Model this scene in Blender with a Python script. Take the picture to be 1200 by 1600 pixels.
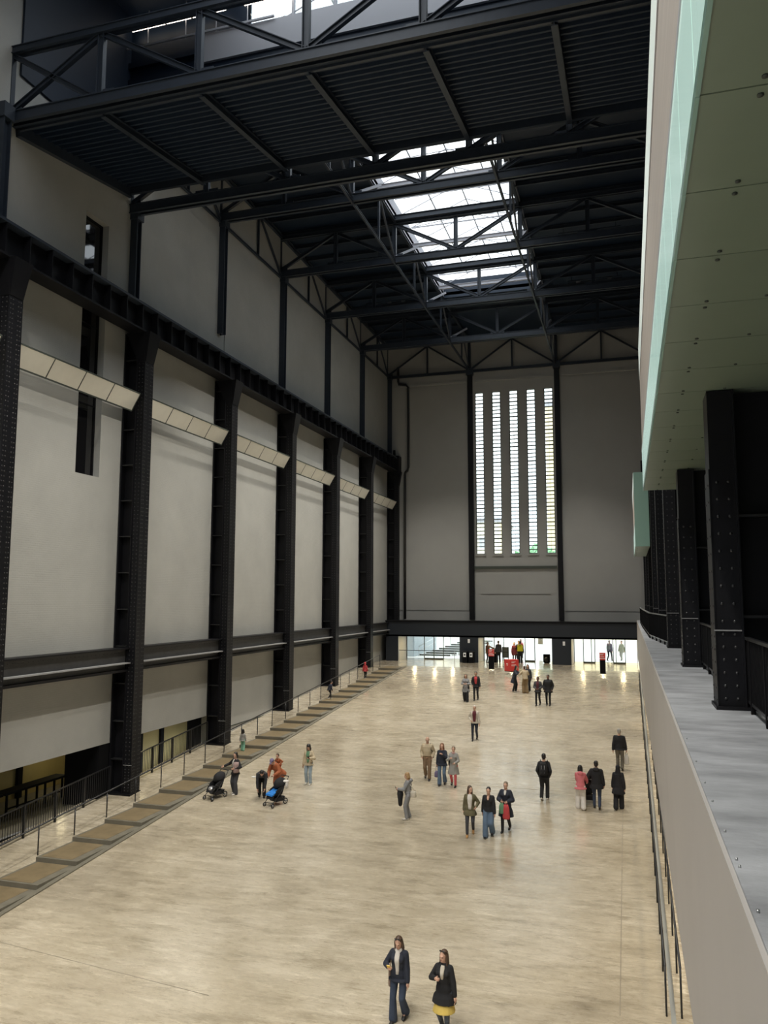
import bpy, bmesh, math, random
from mathutils import Vector, Matrix
random.seed(7)
for o in list(bpy.data.objects): bpy.data.objects.remove(o)
SC = bpy.context.scene
COL = SC.collection
PI = math.pi
R = math.radians

# ------------------------------------------------------------------ camera, light, exposure
# metres; the camera (someone on the bridge) is the origin, +Y runs down the hall to the entrance, +X right, +Z up
YAW, PITCH, ROLL, FPX = R(-16.98477711), R(6.21466641), R(0.11020405), 1246.12
_f = Vector((math.sin(YAW)*math.cos(PITCH), math.cos(YAW)*math.cos(PITCH), math.sin(PITCH)))
_r = Vector((math.cos(YAW), -math.sin(YAW), 0)); _u = _r.cross(_f)
_r2 = _r*math.cos(ROLL) + _u*math.sin(ROLL); _u2 = _u*math.cos(ROLL) - _r*math.sin(ROLL)
cd = bpy.data.cameras.new('camera'); cam = bpy.data.objects.new('camera', cd); COL.objects.link(cam)
cd.sensor_fit = 'VERTICAL'; cd.sensor_height = 36.0; cd.lens = FPX/1600*36.0
cd.clip_start = 0.05; cd.clip_end = 600
cam.matrix_world = Matrix(((_r2.x, _u2.x, -_f.x, 0), (_r2.y, _u2.y, -_f.y, 0), (_r2.z, _u2.z, -_f.z, 0), (0, 0, 0, 1)))
SC.camera = cam
vs = SC.view_settings
vs.view_transform = 'Standard'; vs.look = 'None'; vs.gamma = 1; vs.exposure = 0.22; vs.use_curve_mapping = False

W = bpy.data.worlds.new('overcast'); SC.world = W; W.use_nodes = True
nt = W.node_tree; bg = nt.nodes['Background']
SKY = 2.6
tc = nt.nodes.new('ShaderNodeTexCoord'); nz = nt.nodes.new('ShaderNodeTexNoise'); rp = nt.nodes.new('ShaderNodeValToRGB')
nz.inputs['Scale'].default_value = 2.2; nz.inputs['Detail'].default_value = 4
rp.color_ramp.elements[0].position = .35; rp.color_ramp.elements[0].color = (.80, .88, .96, 1)
rp.color_ramp.elements[1].position = .62; rp.color_ramp.elements[1].color = (.98, 1, 1, 1)
nt.links.new(tc.outputs['Generated'], nz.inputs['Vector']); nt.links.new(nz.outputs['Fac'], rp.inputs['Fac'])
nt.links.new(rp.outputs['Color'], bg.inputs['Color']); bg.inputs['Strength'].default_value = SKY

def area(name, loc, rot, sx, sy, power, color=(1, 1, 1), portal=False):
    l = bpy.data.lights.new(name, 'AREA'); l.shape = 'RECTANGLE'; l.size = sx; l.size_y = sy; l.energy = power; l.color = color
    if portal: l.cycles.is_portal = True
    o = bpy.data.objects.new(name, l); COL.objects.link(o); o.location = loc; o.rotation_euler = rot
    return o
def spot(name, loc, target, power, angle, blend=.8, color=(1, .95, .85), radius=.2):
    l = bpy.data.lights.new(name, 'SPOT'); l.energy = power; l.spot_size = R(angle); l.spot_blend = blend; l.color = color; l.shadow_soft_size = radius
    o = bpy.data.objects.new(name, l); COL.objects.link(o); o.location = loc
    o.rotation_euler = (Vector(target)-Vector(loc)).to_track_quat('-Z', 'Y').to_euler()
    return o
# sky portals at the openings the daylight comes through
area('sky_portal_roof', (-9.4, 44, 23.9), (0, 0, 0), 7.8, 31, 1, portal=True)
area('sky_portal_roof', (-9.4, -8, 23.9), (0, 0, 0), 7.8, 60, 1, portal=True)
area('sky_portal_roof', (-7.4, 25.6, 23.9), (0, 0, 0), 19, 6.6, 1, portal=True)
area('sky_portal_window', (-9.35, 70.6, 11.2), (R(-90), 0, 0), 7.2, 15, 1, portal=True)
area('sky_portal_doors', (-9.9, 71.6, -4.3), (R(-90), 0, 0), 21, 2.2, 1, portal=True)
# the hall's own floodlights, up on the trusses and the side girders, aimed at the floor
for yy in (-14, -4, 6, 16):
    for xx in (-14.5, -4.5):
        spot('floodlight', (xx, yy, 20.2), (xx+.6, yy+8, -9), 5300, 78)
for yy in (37.6, 45.6, 53.6, 61.7):
    for xx in (-14.8, -3.8):
        spot('floodlight', (xx, yy-.6, 20.3), (xx, yy+1, -7), 6400, 74)
for yy in (5, 13, 20.5, 29.0, 37.2, 45.2, 53.2, 61.2):        # wall washers on the same trusses
    spot('wall_washer', (-8.6, yy-.6, 16.6 if yy in (20.5, 29.0) else 20.2), (-20.9, yy+1.5, -1.5), 4500, 62, .9)

for yy in range(10, 62, 6):           # lamps of the passage under the balcony
    area('passage_lamp', (1.75, yy, -4.9), (0, 0, 0), .3, 1.8, 38, (1, .84, .58))
for xx in (-18.2, -16.4, -14.8, -11.4, -9.6, -7.6, -3.8, -2.2, -.6):     # downlights in the soffit of the entrance
    area('entrance_downlight', (xx, 68.7, -3.27), (0, 0, 0), .22, .22, 17, (1, .80, .45))
# ------------------------------------------------------------------ materials
MATS = {}
def mat(n, rgb, rough=.5, metal=0., var=0., vscale=3., stretch=(1, 1, 1), bump=0., bscale=20., emis=0., spec=.5, rvar=0., alt=None, brick=None, coat=0.):
    m = bpy.data.materials.new(n); m.use_nodes = True; t = m.node_tree; b = t.nodes['Principled BSDF']
    b.inputs['Base Color'].default_value = (*rgb, 1); b.inputs['Roughness'].default_value = rough; b.inputs['Metallic'].default_value = metal
    b.inputs['Specular IOR Level'].default_value = spec
    if coat: b.inputs['Coat Weight'].default_value = coat; b.inputs['Coat Roughness'].default_value = .19
    L = t.links.new
    if var or bump or rvar or brick:
        tc = t.nodes.new('ShaderNodeTexCoord'); mp = t.nodes.new('ShaderNodeMapping'); mp.inputs['Scale'].default_value = stretch
        L(tc.outputs['Object'], mp.inputs['Vector'])
    if var or rvar:
        nz = t.nodes.new('ShaderNodeTexNoise'); nz.inputs['Scale'].default_value = vscale; nz.inputs['Detail'].default_value = 6; nz.inputs['Roughness'].default_value = .62
        L(mp.outputs['Vector'], nz.inputs['Vector'])
    if var:
        cr = t.nodes.new('ShaderNodeValToRGB'); lo = alt or tuple(max(0, c*(1-var)) for c in rgb); hi = tuple(min(1, c*(1+var)) for c in rgb)
        cr.color_ramp.elements[0].position = .3; cr.color_ramp.elements[0].color = (*lo, 1)
        cr.color_ramp.elements[1].position = .7; cr.color_ramp.elements[1].color = (*hi, 1)
        L(nz.outputs['Fac'], cr.inputs['Fac']); L(cr.outputs['Color'], b.inputs['Base Color'])
    if rvar:
        mr = t.nodes.new('ShaderNodeMapRange'); mr.inputs['From Min'].default_value = .3; mr.inputs['From Max'].default_value = .7
        mr.inputs['To Min'].default_value = rough-rvar; mr.inputs['To Max'].default_value = rough+rvar
        L(nz.outputs['Fac'], mr.inputs['Value']); L(mr.outputs['Result'], b.inputs['Roughness'])
    if bump:
        bp = t.nodes.new('ShaderNodeBump'); bp.inputs['Strength'].default_value = bump
        if brick:
            # painted brickwork laid in the plane of a wall: run along the wall, courses up
            sx = t.nodes.new('ShaderNodeSeparateXYZ'); cx = t.nodes.new('ShaderNodeCombineXYZ')
            L(tc.outputs['Object'], sx.inputs[0]); L(sx.outputs[brick], cx.inputs[0]); L(sx.outputs['Z'], cx.inputs[1])
            bt = t.nodes.new('ShaderNodeTexBrick'); bt.inputs['Scale'].default_value = 1; bt.inputs['Brick Width'].default_value = .23; bt.inputs['Row Height'].default_value = .08
            bt.inputs['Mortar Size'].default_value = .008
            bt.inputs['Color1'].default_value = (1, 1, 1, 1); bt.inputs['Color2'].default_value = (.8, .8, .8, 1); bt.inputs['Mortar'].default_value = (.2, .2, .2, 1)
            L(cx.outputs[0], bt.inputs['Vector']); L(bt.outputs['Color'], bp.inputs['Height']); bp.inputs['Distance'].default_value = .01
        else:
            n2 = t.nodes.new('ShaderNodeTexNoise'); n2.inputs['Scale'].default_value = bscale; n2.inputs['Detail'].default_value = 5
            L(mp.outputs['Vector'], n2.inputs['Vector']); L(n2.outputs['Fac'], bp.inputs['Height']); bp.inputs['Distance'].default_value = .02
        L(bp.outputs['Normal'], b.inputs['Normal'])
    if emis:
        b.inputs['Emission Color'].default_value = (*rgb, 1); b.inputs['Emission Strength'].default_value = emis
    MATS[n] = m
    return m
def glass(n, tint=(.95, .98, .97), clear=.9, rough=.05):
    """thin glazing: lets light through straight, a little mirror on top"""
    m = bpy.data.materials.new(n); m.use_nodes = True; t = m.node_tree; t.nodes.remove(t.nodes['Principled BSDF'])
    o = t.nodes['Material Output']; mx = t.nodes.new('ShaderNodeMixShader'); tr = t.nodes.new('ShaderNodeBsdfTransparent'); gl = t.nodes.new('ShaderNodeBsdfGlossy')
    tr.inputs[0].default_value = (*tint, 1); gl.inputs['Roughness'].default_value = rough; gl.inputs[0].default_value = (.9, .95, .95, 1); mx.inputs[0].default_value = 1-clear
    t.links.new(tr.outputs[0], mx.inputs[1]); t.links.new(gl.outputs[0], mx.inputs[2]); t.links.new(mx.outputs[0], o.inputs[0]); MATS[n] = m
    return m
def floor_mat(n):
    m = mat(n, (.55, .48, .37), rough=.42, spec=.75, coat=1.); t = m.node_tree; b = t.nodes['Principled BSDF']; L = t.links.new
    tc = t.nodes.new('ShaderNodeTexCoord')
    def noise(sc, stretch, det=7, ro=.65):
        mp = t.nodes.new('ShaderNodeMapping'); mp.inputs['Scale'].default_value = stretch
        nz = t.nodes.new('ShaderNodeTexNoise'); nz.inputs['Scale'].default_value = sc; nz.inputs['Detail'].default_value = det; nz.inputs['Roughness'].default_value = ro
        L(tc.outputs['Object'], mp.inputs['Vector']); L(mp.outputs['Vector'], nz.inputs['Vector']); return nz.outputs['Fac']
    def ramp(fac, stops):
        cr = t.nodes.new('ShaderNodeValToRGB'); e = cr.color_ramp.elements
        e[0].position, e[0].color = stops[0][0], (*stops[0][1], 1); e[1].position, e[1].color = stops[-1][0], (*stops[-1][1], 1)
        for p, c in stops[1:-1]:
            k = e.new(p); k.color = (*c, 1)
        L(fac, cr.inputs['Fac']); return cr.outputs['Color']
    def mixc(mode, fac, a, b_):
        mx = t.nodes.new('ShaderNodeMix'); mx.data_type = 'RGBA'; mx.blend_type = mode; mx.inputs[0].default_value = fac
        L(a, mx.inputs[6]); L(b_, mx.inputs[7]); return mx.outputs[2]
    big = ramp(noise(.22, (1, .8, 1), 5), [(.34, (.46, .39, .29)), (.5, (.615, .53, .40)), (.66, (.72, .635, .505))])
    mid = ramp(noise(1.5, (.4, 1.6, 1), 9, .74), [(.34, (.55, .53, .49)), (.47, (.88, .87, .85)), (.62, (1, 1, 1)), (.72, (1.0, 1.0, 1.0))])
    fine = ramp(noise(6, (.4, 2.4, 1), 9, .78), [(.33, (.56, .54, .50)), (.47, (.95, .95, .94)), (.75, (1, 1, 1))])
    scuff = ramp(noise(17, (.55, 1.7, 1), 10, .8), [(.36, (.62, .59, .54)), (.46, (.97, .97, .96)), (.75, (1.0, 1.0, 1.0))])
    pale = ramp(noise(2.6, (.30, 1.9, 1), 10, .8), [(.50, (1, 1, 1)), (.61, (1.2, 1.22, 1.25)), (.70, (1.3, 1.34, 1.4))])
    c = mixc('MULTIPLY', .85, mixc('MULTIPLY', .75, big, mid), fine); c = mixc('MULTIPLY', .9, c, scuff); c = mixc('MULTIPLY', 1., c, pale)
    L(c, b.inputs['Base Color'])
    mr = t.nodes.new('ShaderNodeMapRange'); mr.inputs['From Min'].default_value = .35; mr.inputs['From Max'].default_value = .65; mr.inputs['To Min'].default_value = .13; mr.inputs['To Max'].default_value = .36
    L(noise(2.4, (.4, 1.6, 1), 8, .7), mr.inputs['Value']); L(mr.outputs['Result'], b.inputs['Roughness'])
    bp = t.nodes.new('ShaderNodeBump'); bp.inputs['Strength'].default_value = .05; bp.inputs['Distance'].default_value = .01
    L(noise(9, (.5, 2, 1), 6), bp.inputs['Height']); L(bp.outputs['Normal'], b.inputs['Normal'])
    return m
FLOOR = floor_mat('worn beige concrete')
WALL_L = mat('grey painted brick', (.375, .372, .350), .75, var=.06, vscale=.6, bump=.5, brick='Y')
WALL_E = mat('grey painted render', (.325, .325, .315), .8, var=.05, vscale=.4)
PANEL = mat('grey wall panel', (.325, .325, .315), .8, var=.04, vscale=.4)
STEEL = mat('black riveted steel', (.0055, .0055, .0075), .5, spec=.28, var=.25, vscale=5, bump=.1, bscale=30)
RIVET = mat('worn rivet steel with painted glints', (.020, .020, .021), .34, spec=.5)  # lightened: rivet glints and lit stiffener tops are put into the colour
DUSTY = mat('dusty steel', (.045, .044, .045), .55, var=.2, vscale=3)
DUSTT = mat('dust on flange', (.26, .26, .26), .8)
ROOF = mat('dark roof steel', (.021, .029, .044), .5, var=.12, vscale=4)
DECK = mat('dark corrugated deck', (.004, .014, .034), .55)
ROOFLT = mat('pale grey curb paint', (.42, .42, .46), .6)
NAVY = mat('matt navy cladding', (.012, .0165, .024), .55)
LINING = mat('light grey lining', (.55, .54, .5), .7)
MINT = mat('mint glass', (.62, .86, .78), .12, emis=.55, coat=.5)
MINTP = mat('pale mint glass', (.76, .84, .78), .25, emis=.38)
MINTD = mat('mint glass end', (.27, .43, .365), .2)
BAND = mat('taupe blind band', (.50, .455, .415), .6, var=.1, vscale=1.5, stretch=(1, .1, 6))
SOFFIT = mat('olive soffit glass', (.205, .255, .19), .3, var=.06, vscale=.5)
SEAM = mat('dark joint', (.05, .06, .05), .6)
LEDGE = mat('grey concrete ledge', (.33, .34, .36), .5, var=.34, vscale=1.3, stretch=(.7, 1.5, 1), bump=.25)
FASCIA = mat('grey painted fascia', (.42, .395, .375), .6, var=.04, vscale=.5)
STEP = mat('oiled brown step', (.205, .155, .088), .45, var=.22, vscale=2.2, bump=.1)
STEPL = mat('step riser concrete', (.16, .145, .11), .6, var=.15, vscale=3)
BLACK = mat('near black', (.005, .005, .006), .8, spec=.15)
RAILM = mat('black rail paint', (.016, .016, .017), .4)
CHROME = mat('brushed steel', (.55, .56, .56), .3, metal=.9)
GLASS = glass('clear glazing'); SKYG = glass('skylight glazing', (.80, .83, .84), .92); BALG = glass('balustrade glass', (.80, .90, .86), .82, .1)
DARKG = mat('dark window glass', (.008, .008, .009), .03, spec=1.0)
OBS = glass('obscured pane', (.90, .93, .92), .95, .3)
LAMP = mat('lit tube', (1, .88, .72), .5, emis=5)
REFL = mat('cream reflector board', (.70, .68, .61), .35, var=.05, vscale=1.2)
OLIVE = mat('olive concourse wall', (.36, .30, .13), .7, var=.1, vscale=.6)
PAVE = mat('white pavement', (.86, .86, .84), .8, var=.05)
JOINTM = mat('floor joint', (.26, .22, .165), .7)
STRIP = mat('grey floor strip', (.30, .31, .30), .4)
RED = mat('red sign vinyl', (.62, .045, .04), .45)
WHITE = mat('white print', (.85, .85, .85), .5)
RUBBER = mat('black rubber', (.015, .015, .015), .7)
WHITEM = mat('white painted metal', (.6, .62, .64), .5)

# ------------------------------------------------------------------ mesh helpers
class MB:
    def __init__(s): s.v = []; s.f = []; s.sm = []
    def add(s, vs, fs, smooth=False):
        n = len(s.v); s.v += [tuple(p) for p in vs]; s.f += [tuple(i+n for i in f) for f in fs]; s.sm += [smooth]*len(fs); return s
    def box(s, x0, x1, y0, y1, z0, z1):
        x0, x1 = min(x0, x1), max(x0, x1); y0, y1 = min(y0, y1), max(y0, y1); z0, z1 = min(z0, z1), max(z0, z1)
        return s.add([(x0, y0, z0), (x1, y0, z0), (x1, y1, z0), (x0, y1, z0), (x0, y0, z1), (x1, y0, z1), (x1, y1, z1), (x0, y1, z1)],
                     [(0, 3, 2, 1), (4, 5, 6, 7), (0, 1, 5, 4), (1, 2, 6, 5), (2, 3, 7, 6), (3, 0, 4, 7)])
    def hexa(s, b, t):      # four bottom and four top corners, counter-clockwise seen from above
        return s.add(list(b)+list(t), [(0, 3, 2, 1), (4, 5, 6, 7), (0, 1, 5, 4), (1, 2, 6, 5), (2, 3, 7, 6), (3, 0, 4, 7)])
    def bar(s, p, q, w, h, up=(0, 0, 1)):
        p = Vector(p); q = Vector(q); d = (q-p).normalized(); u = Vector(up)
        if abs(d.dot(u)) > .98: u = Vector((0, 1, 0))
        r = d.cross(u).normalized(); u = r.cross(d).normalized(); r = r*(w/2); u = u*(h/2)
        return s.add([p-r-u, p+r-u, p+r+u, p-r+u, q-r-u, q+r-u, q+r+u, q-r+u],
                     [(0, 1, 2, 3), (7, 6, 5, 4), (0, 4, 5, 1), (1, 5, 6, 2), (2, 6, 7, 3), (3, 7, 4, 0)])
    def ibar(s, p, q, w, h, t=.035, up=(0, 0, 1)):     # rolled I section
        p = Vector(p); q = Vector(q); d = (q-p).normalized(); u = Vector(up)
        if abs(d.dot(u)) > .98: u = Vector((0, 1, 0))
        r = d.cross(u).normalized(); u = r.cross(d).normalized()
        for k in (1, -1): s.bar(p+u*(k*(h-t)/2), q+u*(k*(h-t)/2), w, t, u)
        return s.bar(p, q, t, h-2*t, u)
    def loft(s, rings, smooth=True, caps=True):
        n = len(rings[0]); vs = [p for r in rings for p in r]; fs = []
        for i in range(len(rings)-1):
            for j in range(n):
                a, b = i*n+j, i*n+(j+1) % n; fs.append((a, b, b+n, a+n))
        if caps: fs += [tuple(range(n-1, -1, -1)), tuple(range((len(rings)-1)*n, len(rings)*n))]
        return s.add(vs, fs, smooth)
    def tube(s, pts, r, n=8, smooth=True):
        pts = [Vector(p) for p in pts]; rs = r if isinstance(r, (list, tuple)) else [r]*len(pts); rings = []
        for i, p in enumerate(pts):
            d = (pts[min(i+1, len(pts)-1)]-pts[max(i-1, 0)]).normalized(); u = Vector((0, 0, 1)) if abs(d.z) < .9 else Vector((0, 1, 0))
            a = d.cross(u).normalized(); b = d.cross(a).normalized()
            rings.append([p+a*(math.cos(2*PI*k/n)*rs[i])-b*(math.sin(2*PI*k/n)*rs[i]) for k in range(n)])
        return s.loft(rings, smooth)
    def ell(s, c, rx, ry, rz, n=12, m=8, M=None):
        c = Vector(c); vs = []; fs = []
        def T(v): return c+(M @ Vector(v) if M else Vector(v))
        vs.append(T((0, 0, -rz)))
        for i in range(1, m):
            a = -PI/2+PI*i/m
            for j in range(n):
                b = 2*PI*j/n; vs.append(T((rx*math.cos(a)*math.cos(b), ry*math.cos(a)*math.sin(b), rz*math.sin(a))))
        vs.append(T((0, 0, rz))); e = len(vs)-1
        for j in range(n):
            k = (j+1) % n; fs.append((0, 1+k, 1+j)); fs.append((e, e-n+j, e-n+k))
            for i in range(m-2): fs.append((1+i*n+j, 1+i*n+k, 1+(i+1)*n+k, 1+(i+1)*n+j))
        return s.add(vs, fs, True)
    def cone(s, a, b, ra, rb, n=12):     # tapered capsule
        a = Vector(a); b = Vector(b); d = b-a; L = d.length
        if L < 1e-6: return s.ell(a, ra, ra, ra)
        d.normalize(); u = Vector((0, 0, 1)) if abs(d.z) < .9 else Vector((0, 1, 0)); e1 = d.cross(u).normalized(); e2 = d.cross(e1)
        rings = []
        for (c, r, o) in [(a, ra, -.95), (a, ra, -.6), (a, ra, 0), (b, rb, 0), (b, rb, .6), (b, rb, .95)]:
            rr = r*math.sqrt(max(0.02, 1-o*o)); cc = c+d*(r*o)
            rings.append([cc+e1*(math.cos(2*PI*k/n)*rr)+e2*(math.sin(2*PI*k/n)*rr) for k in range(n)])
        return s.loft(rings[::-1], True)
    def mesh(s, name, off=(0, 0, 0), sc=1.):
        me = bpy.data.meshes.new(name); o = Vector(off)
        me.from_pydata([(Vector(v)-o)*sc for v in s.v], [], s.f)
        me.polygons.foreach_set('use_smooth', s.sm); me.update(); return me
    def build(s, name, m, parent=None, local=False, sc=1., loc=None):
        off = (0, 0, 0) if (local or parent is None) else world_loc(parent)
        if loc is not None: off = loc
        o = bpy.data.objects.new(name, s.mesh(name, off, sc)); COL.objects.link(o); o.data.materials.append(m)
        if parent: o.parent = parent
        if loc is not None: o.location = loc
        return o
def world_loc(o):
    v = Vector((0, 0, 0))
    while o: v += Vector(o.location); o = o.parent
    return v
def tag(o, label=None, cat=None, group=None, kind=None):
    if label: o['label'] = label
    if cat: o['category'] = cat
    if group: o['group'] = group
    if kind: o['kind'] = kind
    return o
def thing(name, label, cat, loc=(0, 0, 0), rz=0, group=None):
    o = bpy.data.objects.new(name, None); COL.objects.link(o); o.empty_display_size = .2; o.location = loc; o.rotation_euler = (0, 0, rz)
    return tag(o, label, cat, group)
def struct(name, mb, m, label=None): return tag(mb.build(name, m), label, None, None, 'structure')
def copy_part(o, parent, loc):
    c = o.copy(); COL.objects.link(c); c.parent = parent; c.location = loc; return c
def rz_ramp(y): return -10.49+.0818*min(max(y, 0), 62.85)
FZ = rz_ramp(63)         # flat floor by the doors
# ================================================================== THE SETTING
YC = [29.70+8.03*k for k in range(-3, 6)]       # column centre lines (5.6 ... 69.85)
XL = -20.95                                      # face of the left wall
# floor: level behind the camera, ramp up to the doors, level by the doors
fm = MB()
fm.add([(XL-.4, -45, -10.49), (3.6, -45, -10.49), (3.6, 0, -10.49), (XL-.4, 0, -10.49), (3.6, 62.85, FZ), (XL-.4, 62.85, FZ), (3.6, 71.6, FZ), (XL-.4, 71.6, FZ)],
       [(0, 1, 2, 3), (3, 2, 4, 5), (5, 4, 6, 7)])
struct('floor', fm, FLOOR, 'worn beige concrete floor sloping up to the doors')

wl = MB()
x0, x1 = XL-.45, XL
def wbox(mb, ya, yb, za, zb): mb.box(x0, x1, ya, yb, za, zb)
wbox(wl, -45, 26.45, -6.0, 26.6); wbox(wl, 27.95, 37.7, -6.0, 26.6); wbox(wl, 26.45, 27.95, -6.0, 5.0); wbox(wl, 26.45, 27.95, 15.95, 26.6)
wbox(wl, 37.7, 70.4, -9.5, 26.6)
WLO = struct('wall_left', wl, WALL_L, 'long grey painted brick wall on the left')
fj = bpy.data.objects['floor']
for a, b in (((-.45, 19), (-.45, 58)), ((-17.0, 18.3), (-9.5, 17.4)), ((-17, 46.6), (.5, 46.6)), ((-17, 33.9), (.5, 33.9))):
    p, q = Vector((*a, rz_ramp(a[1]))), Vector((*b, rz_ramp(b[1]))); MB().bar(p, q, .022, .006).build('floor_joint', JOINTM, fj)
tag(MB().box(XL, XL+.025, 37.98, 70, -6.92, -6.87).build('panel_joint', SEAM, WLO))
for k in range(3, 8):          # shallow raised panels of the upper wall between the thin posts
    ya, yb = YC[k]+.55, YC[k]+8.03-.55
    MB().box(XL, XL+.05, ya, yb, 13.0, 19.7).build('upper_panel', WALL_L, WLO)

sx = [-12.80+1.537*k for k in range(5)]; SW = .76       # five tall slots of the end window
we = MB()
def ebox(a, b, za, zb): we.box(a, b, 70.0, 70.45, za, zb)
ebox(x0, sx[0], -1.9, 26.6); ebox(sx[4]+SW, 3.6, -1.9, 26.6); ebox(sx[0], sx[4]+SW, 18.57, 26.6); ebox(sx[0], sx[4]+SW, -1.9, 3.95)
for k in range(4): ebox(sx[k]+SW, sx[k+1], 3.95, 18.57)
WEO = struct('wall_end', we, WALL_E, 'grey end wall with the tall slotted window')
for xa, xb in ((-20.3, -13.5), (-12.95, -5.85), (-5.2, 1.1)):
    if xa != -12.95: MB().box(xa, xb, 69.96, 70, -1.0, 19.4).build('wall_panel', PANEL, WEO)
    MB().box(xa, xb, 69.90, 70, 19.55, 19.75).build('string_course', PANEL, WEO)
MB().box(-13.0, -5.8, 69.86, 70, 2.62, 2.86).build('string_course', SEAM, WEO)
MB().box(-12.4, -6.4, 69.95, 70, .45, .60).build('wall_panel', PANEL, WEO)
struct('wall_back', MB().box(XL-.45, 3.6, -45.4, -45, -11, 26.6), WALL_E, 'grey wall closing the hall behind the camera')
wr = MB(); wr.box(3.2, 3.6, -45, 70, -11, -1.66); WRO = struct('wall_right', wr, WALL_E, 'grey wall of the passage under the balcony')
MB().box(3.2, 3.6, -45, 70, -1.66, 26.6).build('upper_wall', BLACK, WRO)  # black plane for the dim gallery behind the columns, its darkness painted in
# windows 1-5 : the slots of the end wall, every obscured pane a part
def slot(k):
    xa = sx[k]; n = 43; z0, z1 = 3.95, 18.57; h = (z1-z0)/n
    fr = MB(); fr.box(xa, xa+.05, 70.05, 70.2, z0, z1).box(xa+SW-.05, xa+SW, 70.05, 70.2, z0, z1).box(xa+SW/2-.006, xa+SW/2+.006, 70.1, 70.14, z0, z1)
    for i in range(n+1):
        w = .07 if i % 4 else .095
        fr.box(xa+.05, xa+SW-.05, 70.06, 70.18, z0+h*i-w/2, z0+h*i+w/2)
    o = struct('window_%d' % (k+1), fr, SEAM, 'tall slot window, %s of the five in the end wall' % ('leftmost', 'second from the left', 'middle one', 'fourth from the left', 'rightmost')[k])
    p0 = None
    for i in range(n):
        if p0 is None: p0 = MB().box(xa+.05, xa+SW-.05, 70.11, 70.125, z0+.014, z0+h-.014).build('pane', OBS, o)
        else: copy_part(p0, o, (0, 0, h*i))
    MB().box(xa-.1, xa+SW+.1, 69.90, 70.06, z0-.16, z0-.02).build('sill', PANEL, o)
for k in range(5): slot(k)
# window 6 : the slit in the left wall that runs down behind the crane girder
w6 = MB(); w6.box(XL-.42, XL-.30, 26.45, 26.52, 5, 15.95).box(XL-.42, XL-.30, 27.88, 27.95, 5, 15.95).box(XL-.42, XL-.30, 26.5, 27.9, 5, 5.07).box(XL-.42, XL-.30, 26.5, 27.9, 15.88, 15.95)
w6o = struct('window_6', w6, BLACK, 'tall narrow slit window in the left wall, crossed by the crane girder')
MB().box(XL-.47, XL-.43, 26.3, 28.1, 4.8, 16.2).build('backing', BLACK, w6o)  # unseen sheet added to stop sky showing through gaps between panes
for z in (8.0, 11.4, 13.6): MB().box(XL-.40, XL-.33, 26.5, 27.9, z-.03, z+.03).build('transom', BLACK, w6o)
for za, zb in ((5.07, 7.97), (8.03, 11.37), (11.43, 13.57), (13.63, 15.88)): MB().box(XL-.38, XL-.35, 26.52, 27.88, za, zb).build('pane', DARKG, w6o)

# roof deck
cl = MB(); XA, XB, XR = -13.2, -5.6, 3.6
def rbox(a, b, ya, yb, z=23.7, t=.25): cl.box(a, b, ya, yb, z, z+t)
rbox(XL-.45, XA, -45, 22.9); rbox(XB, XR, -45, 22.9); rbox(XL-.45, XA, 28.7, 70.4); rbox(XB, XR, 28.7, 70.4); rbox(XA, XB, 59.2, 70.4)
rbox(XL-.45, -15.2, 22.9, 28.7, 26.3); rbox(2.0, XR, 22.9, 28.7, 26.3)
cl.box(XL-.45, XR, 22.65, 22.9, 23.7, 26.5)
CEO = struct('ceiling', cl, DECK, 'dark steel roof deck')
p1 = p2 = None; k = 0
for y in [29.6+2.0*i for i in range(21)]:
    if p1 is None:
        p1 = MB().ibar((XL, y, 23.55), (XA, y, 23.55), .14, .24, .02).build('purlin', ROOF, CEO); p2 = MB().ibar((XB, y, 23.55), (XR-.4, y, 23.55), .14, .24, .02).build('purlin', ROOF, CEO)
    else: copy_part(p1, CEO, (0, y-29.6, 0)); copy_part(p2, CEO, (0, y-29.6, 0))
    k += 1
for xx in (-17.2, -1.7):       # cable trays hung under the deck
    for y in (33.5, 41.5, 49.6, 57.6):
        m = MB(); m.bar((xx-1.9, y, 23.1), (xx+1.9, y, 23.1), .03, .06).bar((xx-1.9, y+.35, 23.1), (xx+1.9, y+.35, 23.1), .03, .06)
        for q in range(3): m.box(xx-1.3+q*1.1, xx-1.0+q*1.1, y, y+.35, 23.06, 23.14)
        for q in (-1.6, 1.6): m.box(xx+q-.02, xx+q+.02, y+.15, y+.19, 23.1, 23.7)
        m.build('cable_tray', ROOF, CEO)
# trim: ledge, fascia of the balcony on the right
LX = .58
bal = MB().box(LX, 3.2, 2.0, 67.6, -2.3, -1.66); BALO = tag(bal.build('balcony', LEDGE), 'wide grey concrete balcony ledge along the right wall', 'balcony', None, 'structure')
BALO.name = 'trim_1'
MB().box(LX-.03, LX, 2.0, 67.6, -4.72, -1.68).build('fascia', FASCIA, BALO)
MB().box(LX, 1.3, 2.0, 67.6, -4.72, -2.3).build('fascia_core', FASCIA, BALO)
for i, y in enumerate((4.85, 5.6, 5.75, 6.4, 7.3, 8.0, 9.0, 10.4)):
    m = MB().tube([(LX+.03, y, -1.66), (LX+.03, y, -1.645)], .009, 8); m.build('stud', CHROME, BALO)
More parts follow.
